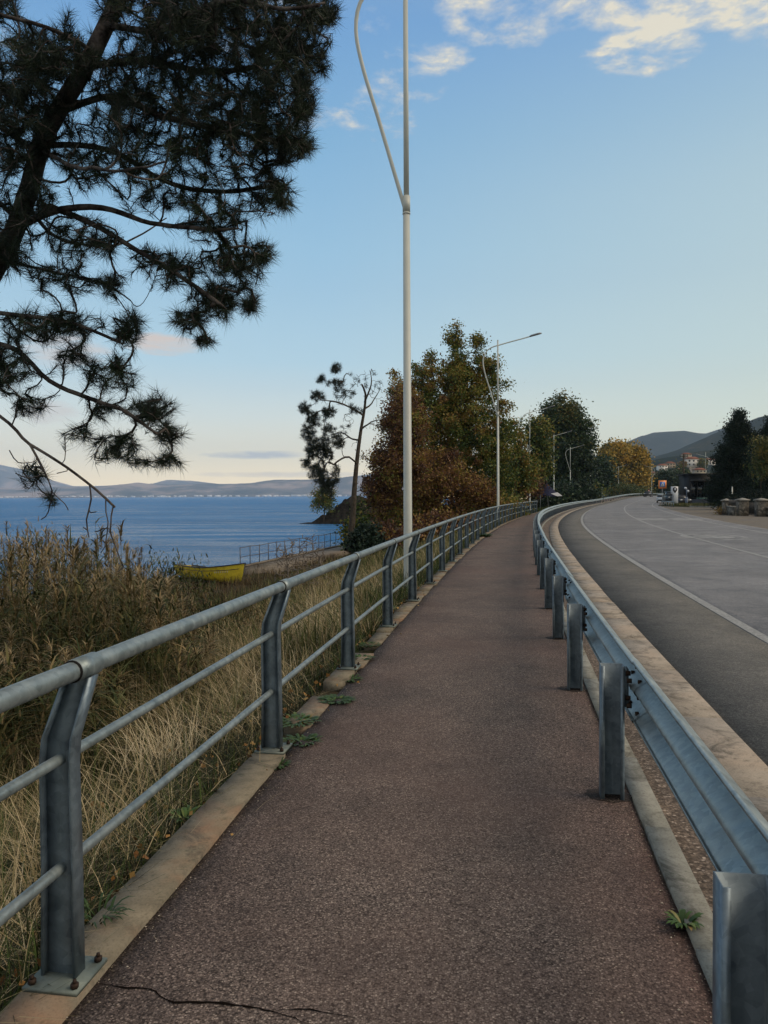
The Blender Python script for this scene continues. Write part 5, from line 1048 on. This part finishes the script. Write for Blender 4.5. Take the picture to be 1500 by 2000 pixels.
for poly in ([(-.03, -.02), (.04, -.02), (.04, .10), (-.03, .10)], [(-.02, .11), (.03, .11), (.03, .16), (-.02, .16)], [(-.03, -.02), (.0, -.02), (-.09, -.22), (-.12, -.20)], [(.01, -.02), (.04, -.02), (.11, -.2), (.08, -.22)], [(-.03, .05), (-.03, .09), (-.11, .0), (-.09, -.02)]): MBp.prism(poly, .056, .06, A, oc)
MBp.build('walking_figure', m_bk, root)
Yt = 108.; o = gpt(1318, Yt, GZ(Yt, 0)+.02); root = thing('totem_sign', tuple(o), 'tall white sign pylon with a black pin emblem near its top', 'sign'); flat('board', m_wh, [(-.30, 0), (.42, 0), (.42, 2.72), (-.52, 2.72), (-.52, 1.75), (-.30, 1.6)], o, .22, -.1, root)
hp = [(0, -.50)]+[(.33*math.sin(R(a)), .05+.33*math.cos(R(a))) for a in (110, 80, 50, 20, -20, -50, -80, -110)]; flat('pin_emblem', m_bk, hp, o+np.array([-.02, 0, 2.25]), .012, .121, root)
hp2 = [(0, -.20)]+[(.16*math.sin(R(a)), .05+.15*math.cos(R(a))) for a in (110, 60, 25, 0, -25, -60, -110)]; flat('emblem_centre', m_wh, hp2, o+np.array([-.02, 0, 2.26]), .008, .134, root)
Yw = 232.; o = gpt(1267, Yw, 1.05); root = thing('warning_sign', tuple(o), 'small white triangular road sign at the far bend', 'sign'); mb = MB(); mb.tube([o, o+[0, 0, 1.6]], .05, 6); mb.build('pole', m_gs, root); flat('board', m_rd, [(-.62, 0), (.62, 0), (0, 1.1)], o+np.array([0, -.06, .85]), .03, 0, root); flat('face', m_wh, [(-.46, .09), (.46, .09), (0, .92)], o+np.array([0, -.06, .85]), .01, .032, root)
# white post with two round globes, utility pole, thin posts
Yg = 104.; o = gpt(1341, Yg, GZ(Yg, 0)); root = thing('globe_lamp', tuple(o), 'pale post with two round white globes left of the black building', 'lamp'); mb = MB(); mb.tube([o, o+[0, 0, 1.2]], .17, 10); mb.tube([o+[0, 0, 1.2], o+[0, 0, 2.5]], .07, 8); mb.build('post', m_side, root)
for a, z_ in ((-.18, 2.45), (.16, 2.05)):
    mb = MB(); r_ = .17; th = np.linspace(0, math.pi, 8)[:, None]; ph = np.linspace(0, 2*math.pi, 13)[None]; c_ = o+np.array([a, -.05, z_]); mb.grid(np.stack([c_[0]+r_*np.sin(th)*np.cos(ph), c_[1]+r_*np.sin(th)*np.sin(ph), c_[2]+r_*np.cos(th)+0*ph], -1)); mb.build('globe', m_wh, root, smooth=True)
Yu = 121.; o = gpt(1335, Yu, GZ(Yu, 0)); root = thing('utility_pole', tuple(o), 'dark utility pole with a box rising left of the black building', 'pole'); mb = MB(); mb.tube([o, o+[0, 0, 8.0]], [.17, .11], 10); mb.build('pole', m_trunk, root); mb = MB(); mb.box(o+[0, -.1, 7.6], (1.3, .1, .1)); mb.build('crossarm', m_trunk, root); mb = MB(); mb.box(o+[.15, -.3, 3.9], (.85, .4, 1.5)); mb.build('box', noisy('brown_box', (.05, .045, .042), (.08, .07, .06), 4), root)
for xp, Y, h_, lb in ((1430, 72, 2.3, 'thin pale post in front of the conifers left of the gate'), (1137, 150, 1.9, 'thin white marker post behind the barrier under the dark round tree'), (1176, 190, 2.6, 'thin white marker post behind the barrier left of the orange trees')):
    o = gpt(xp, Y, GZ(Y, 0)); root = thing('marker_post', tuple(o), lb, 'post'); mb = MB(); mb.tube([o, o+[0, 0, h_]], .06, 8); mb.build('shaft', m_lamp, root); mb = MB(); mb.tube([o+[0, 0, h_], o+[0, 0, h_+.06]], [.075, .05], 8); mb.build('cap', m_gs, root)
Yc = 175.; o = gpt(1169.5, Yc, GZ(Yc, 0)); root = thing('concrete_pillar', tuple(o), 'short pale concrete pillar standing beside the far barrier', 'pillar'); mb = MB(); mb.box(o+[0, 0, .85], (.72, .72, 1.7)); mb.build('shaft', m_rk, root); mb = MB(); mb.box(o+[0, 0, 1.76], (.85, .85, .12)); mb.build('cap', m_rk, root)
# low roadside barrier
Y1, Y2 = 104., 92.; A_ = gpt(1291, Y1); B_ = gpt(1318, Y2+2.5); A_[2] = B_[2] = 0; root = thing('roadside_barrier', tuple(A_), 'short low metal barrier at the road edge below the white pylon', 'barrier'); d = (B_-A_); L_ = np.linalg.norm(d); d /= L_; ax = [d, (-d[1], d[0], 0), (0, 0, 1)]
mb = MB(); mb.box((A_+B_)/2+[0, 0, .62], (L_, .06, .16), ax); mb.build('top_rail', m_galv, root)
for k in range(6): c_ = A_+d*(L_*(k+.5)/6); mb = MB(); mb.box(c_+[0, 0, .27], (.08, .08, .56), ax); mb.build('post', m_galvd, root)
# cars
m_tyre, *_ = mat('tyre_rubber', (.01, .01, .01), .8, .2); m_rim, *_ = mat('wheel_rim', (.3, .31, .32), .4, .5, .6); m_head_l, *_ = mat('headlight_glass', (.55, .58, .6), .15, .6)
def car(name, label, xp, Y, rz, paint, Lc=4.1, Wc=1.72, Hc=1.5, van=False):
    z = GZ(Y, 0) + (.03 if Y < 200 else .05); o = gpt(xp, Y, z); root = thing(name, tuple(o), label, 'van' if van else 'car', None, rz)
    pr = [(-.5, .26), (-.5, .62), (-.46, .70), (-.27, .74)] if False else None
    lo_ = [(-.50, .25), (-.505, .50), (-.47, .62), (-.22 if not van else -.34, .68), (.46, .68), (.50, .58), (.50, .25)]
    hi_ = [(-.22, .67), (-.08, .98), (.30, 1.0), (.44, .67)] if not van else [(-.36, .67), (-.22, .97), (.40, 1.0), (.48, .67)]
    def side(poly, w_, m, nm, taper=1.0, par=root):
        n_ = len(poly); V = []
        for sy in (-1, 1):
            for a, b_ in poly: tp = w_*(1 if b_ < .7 else taper); V.append((a*Lc, sy*tp/2, b_*Hc))
        mb = MB(); c0 = np.mean(V[:n_], 0); c1_ = np.mean(V[n_:], 0); V += [tuple(c0), tuple(c1_)]; j = np.arange(n_); k = (j+1) % n_; mb.add(V, np.stack([j, k, n_+k, n_+j], -1), np.vstack([np.stack([np.full(n_, 2*n_), k, j], -1), np.stack([np.full(n_, 2*n_+1), n_+j, n_+k], -1)])); return mb.build(nm, m, par, world=False)
    side(lo_, Wc, paint, 'body'); side([(a*.97+.005, .665+(b_-.665)*.93) for a, b_ in hi_], Wc*.95, m_glassd, 'windows', .84); side([(hi_[1][0]*.95, .955), (hi_[1][0]+.02, 1.0), (hi_[2][0]-.01, 1.02), (hi_[2][0]+.03, .955)], Wc*.82, paint, 'roof')
    for sx_ in (-.31, .31):
        for sy in (-1, 1):
            mb = MB(); mb.tube([(sx_*Lc, sy*(Wc/2-.20), .31), (sx_*Lc, sy*(Wc/2+.01), .31)], .31, 16); wh = mb.build('wheel', m_tyre, root, world=False); mb = MB(); mb.tube([(sx_*Lc, sy*(Wc/2+.01), .31), (sx_*Lc, sy*(Wc/2+.02), .31)], .19, 12); mb.build('rim', m_rim, wh, world=False)
    for sy in (-1, 1): mb = MB(); mb.box((-.502*Lc, sy*Wc*.36, .55*Hc), (.06, .30, .13)); mb.build('headlight', m_head_l, root, world=False)
    mb = MB(); mb.box((-.507*Lc, 0, .34*Hc), (.05, Wc*.7, .22)); mb.build('grille', m_tyre, root, world=False)
m_sil, *_ = mat('silver_paint', (.42, .46, .50), .35, .5, .5); m_dk, *_ = mat('dark_paint', (.012, .014, .02), .3, .5); m_nv, *_ = mat('dark_teal_paint', (.012, .025, .035), .35, .5)
car('parked_car', 'silver parked car below the orange-bordered crossing sign', 1293, 134, R(70), m_sil); car('parked_van', 'dark van parked between the silver car and the white sign pylon', 1310, 126, R(80), m_nv, 4.4, 1.85, 2.0, True)
car('oncoming_car', 'black car at the far bend right of the barrier end', 1266, 196, R(62), m_dk); car('parked_car', 'dark car parked beside the black building, under the dark pole', 1331, 112, R(85), m_dk, 4.0, 1.7, 1.45)
# parasol by the path bend
m_navyf = noisy('navy_canvas', (.010, .012, .035), (.018, .022, .055), 5, .9); m_whf, *_ = mat('white_canvas', (.45, .47, .52), .9, .2)
Yq = 97.; o = gpt(1071, Yq, -.3); root = thing('parasol', tuple(o), 'drooping navy blue parasol with a pale flap beside the path bend', 'parasol'); mb = MB(); mb.tube([o+[.05, 0, 0], o+[-.25, 0, 3.4]], .035, 8); mb.build('pole', m_gs, root)
mb = MB(); n_ = 12; ap = o+np.array([-.25, 0, 3.45]); V = [ap]
for k in range(n_): a = 2*math.pi*k/n_; rr = 1.15 if k % 2 else .95; V.append(o+np.array([-.05+math.cos(a)*rr+.25*(math.cos(a) > .3), math.sin(a)*rr, 1.75+.25*math.sin(a*2)+.2*math.cos(a)]))
mb.add(V, None, [(0, 1+k, 1+(k+1) % n_) for k in range(n_)]); mb.build('canopy', m_navyf, root)
mb = MB(); q = [o+np.array(v_) for v_ in [(.1, -.95, 2.05), (1.0, -.7, 2.2), (1.75, -.2, 1.75), (.9, -.9, 1.72)]]; mb.add(q, [(0, 1, 2, 3)]); mb.build('flap', m_whf, root)
o = gpt(1055, 95, -.3); root = thing('leaning_stake', tuple(o), 'thin grey stake left of the navy parasol', 'stake'); mb = MB(); mb.tube([o, o+[.12, 0, 2.9]], .03, 6); mb.build('shaft', m_gs, root); mb = MB(); mb.tube([o+[.12, 0, 2.9], o+[.122, 0, 2.95]], .04, 6); mb.build('cap', m_gs, root)
# houses on the hill
m_roof = noisy('red_roof_tiles', (.16, .06, .035), (.26, .10, .06), 2, .9); m_cream = noisy('cream_render', (.30, .26, .20), (.38, .33, .26), 1, .9); m_win, *_ = mat('window_dark', (.015, .018, .022), .3, .5)
def hillz(x, y):
    dg = bpy.data.objects['hills'].data; co = HV; d = (co[:, 0]-x)**2+(co[:, 1]-y)**2; return float(co[int(d.argmin()), 2])
_hm = bpy.data.objects['hills'].data; HV = np.zeros(len(_hm.vertices)*3, np.float32); _hm.vertices.foreach_get('co', HV); HV = HV.reshape(-1, 3)
def house(xp, Y, w_, d_, h_, wallm, roofm, label, storeys=2, gable=True, lift=0.):
    X = (xp-750)/1500*Y; z = hillz(X, Y)-.5+lift; o = np.array([X, Y, z]); root = thing('hill_house', tuple(o), label, 'house', 'houses on the hillside')
    mb = MB(); mb.box(o+[0, 0, h_/2-1], (w_, d_, h_+2)); wl = mb.build('wall', wallm, root)
    if gable: mb = MB(); a, b_, rr = w_/2+.5, d_/2+.5, w_*.20; V = [o+np.array(v_) for v_ in [(-a, -b_, h_+.01), (a, -b_, h_+.01), (a, b_, h_+.01), (-a, b_, h_+.01), (-a*.45, 0, h_+rr), (a*.45, 0, h_+rr)]]; mb.add(V, [(0, 1, 5, 4), (2, 3, 4, 5), (0, 3, 2, 1)], [(1, 2, 5), (3, 0, 4)]); mb.build('roof', roofm, root)
    else: mb = MB(); mb.box(o+[0, 0, h_+.2], (w_+1, d_+1, .4)); mb.build('roof', roofm, root)
    for s_ in range(storeys):
        for k in range(3): mb = MB(); mb.box(o+[(-.32+.32*k)*w_, -d_/2-.03, h_*(s_+.55)/storeys], (w_*.13, .08, h_/storeys*.45)); mb.build('window', m_win, root)
hs = [(1351, 700, 12, 9, 6.5, m_white, m_roof, 'white house with a red roof, highest on the hill'), (1324, 560, 15, 9, 3.6, m_side, m_white, 'long low pale blue flat-roofed building below the hill'), (1327, 640, 9, 7, 5.5, m_cream, m_roof, 'cream house just left of the pole on the hillside'),
      (1308, 700, 8, 7, 4.5, m_cream, m_roof, 'small cream house low on the hill, second from the left'), (1293, 690, 8, 6, 4.5, m_white, m_roof, 'small white house low on the hill, farthest left'), (1366, 640, 9, 7, 5, m_cream, m_roof, 'cream house below and right of the white hill house'), (1340, 760, 8, 7, 4, m_cream, m_roof, 'tiny cream house behind the white hill house'), (1384, 720, 9, 8, 5, m_white, m_roof, 'white house right of the lamp above the black building'), (1279, 640, 8, 6, 4, m_cream, m_roof, 'cream house right beside the orange trees, at the foot of the hill')]
for xp, Y, w_, d_, h_, wm, rm, lb in hs: house(xp, Y, w_, d_, h_, wm, rm, lb, gable=(rm is m_roof))
rg = np.random.default_rng(150)
for i, (xp, Y) in enumerate([(1300, 520), (1345, 600), (1362, 560), (1372, 690), (1392, 620), (1312, 610), (1286, 560), (1333, 690), (1400, 540)]):
    X = (xp-750)/1500*Y; z = hillz(X, Y); k = 1500/Y; yb = 968.5-(z-CAM_H)*k-(xp-750)*math.tan(ROLL); hh_ = rg.uniform(5, 9)
    tree('hill_tree', ['small dark tree on the hillside, ', 'rounded olive tree on the hillside, '][i % 2]+['left of the low blue building', 'below the white house', 'above the black building roof', 'right of the white house', 'right of the slim lamp', 'between two cream houses', 'beside the crossing sign top', 'left of the white house', 'above the conifer edge'][i], xp, Y, [(xp, yb-hh_*k*.5, hh_*k*.45, hh_*k*.5, 1, .3+.3*rg.random())], 50, 40, 1.2, m_autumn if i % 2 else m_dgreen, .2, seed=151+i, sig=.9, zb=z-.3, step=1.2, group='trees on the hillside')
# pale dirt track winding up the hill
tp = [(1362, 470), (1374, 520), (1366, 570), (1352, 620), (1356, 660), (1350, 690)]; q = catmull([((a-750)/1500*y, y, 0) for a, y in tp], 6); T_ = np.gradient(q[:, :2], axis=0); T_ /= np.linalg.norm(T_, axis=1, keepdims=True); Nn = np.stack([-T_[:, 1], T_[:, 0]], 1); rows = []
for w_ in (-3, -1, 1, 3): c_ = q[:, :2]+Nn*w_; rows.append(np.array([(x, y, hillz(x, y)+.8) for x, y in c_]))
mb = MB(); mb.grid(np.stack(rows, 1)); kind(mb.build('dirt_track', m_dirt), 'structure')
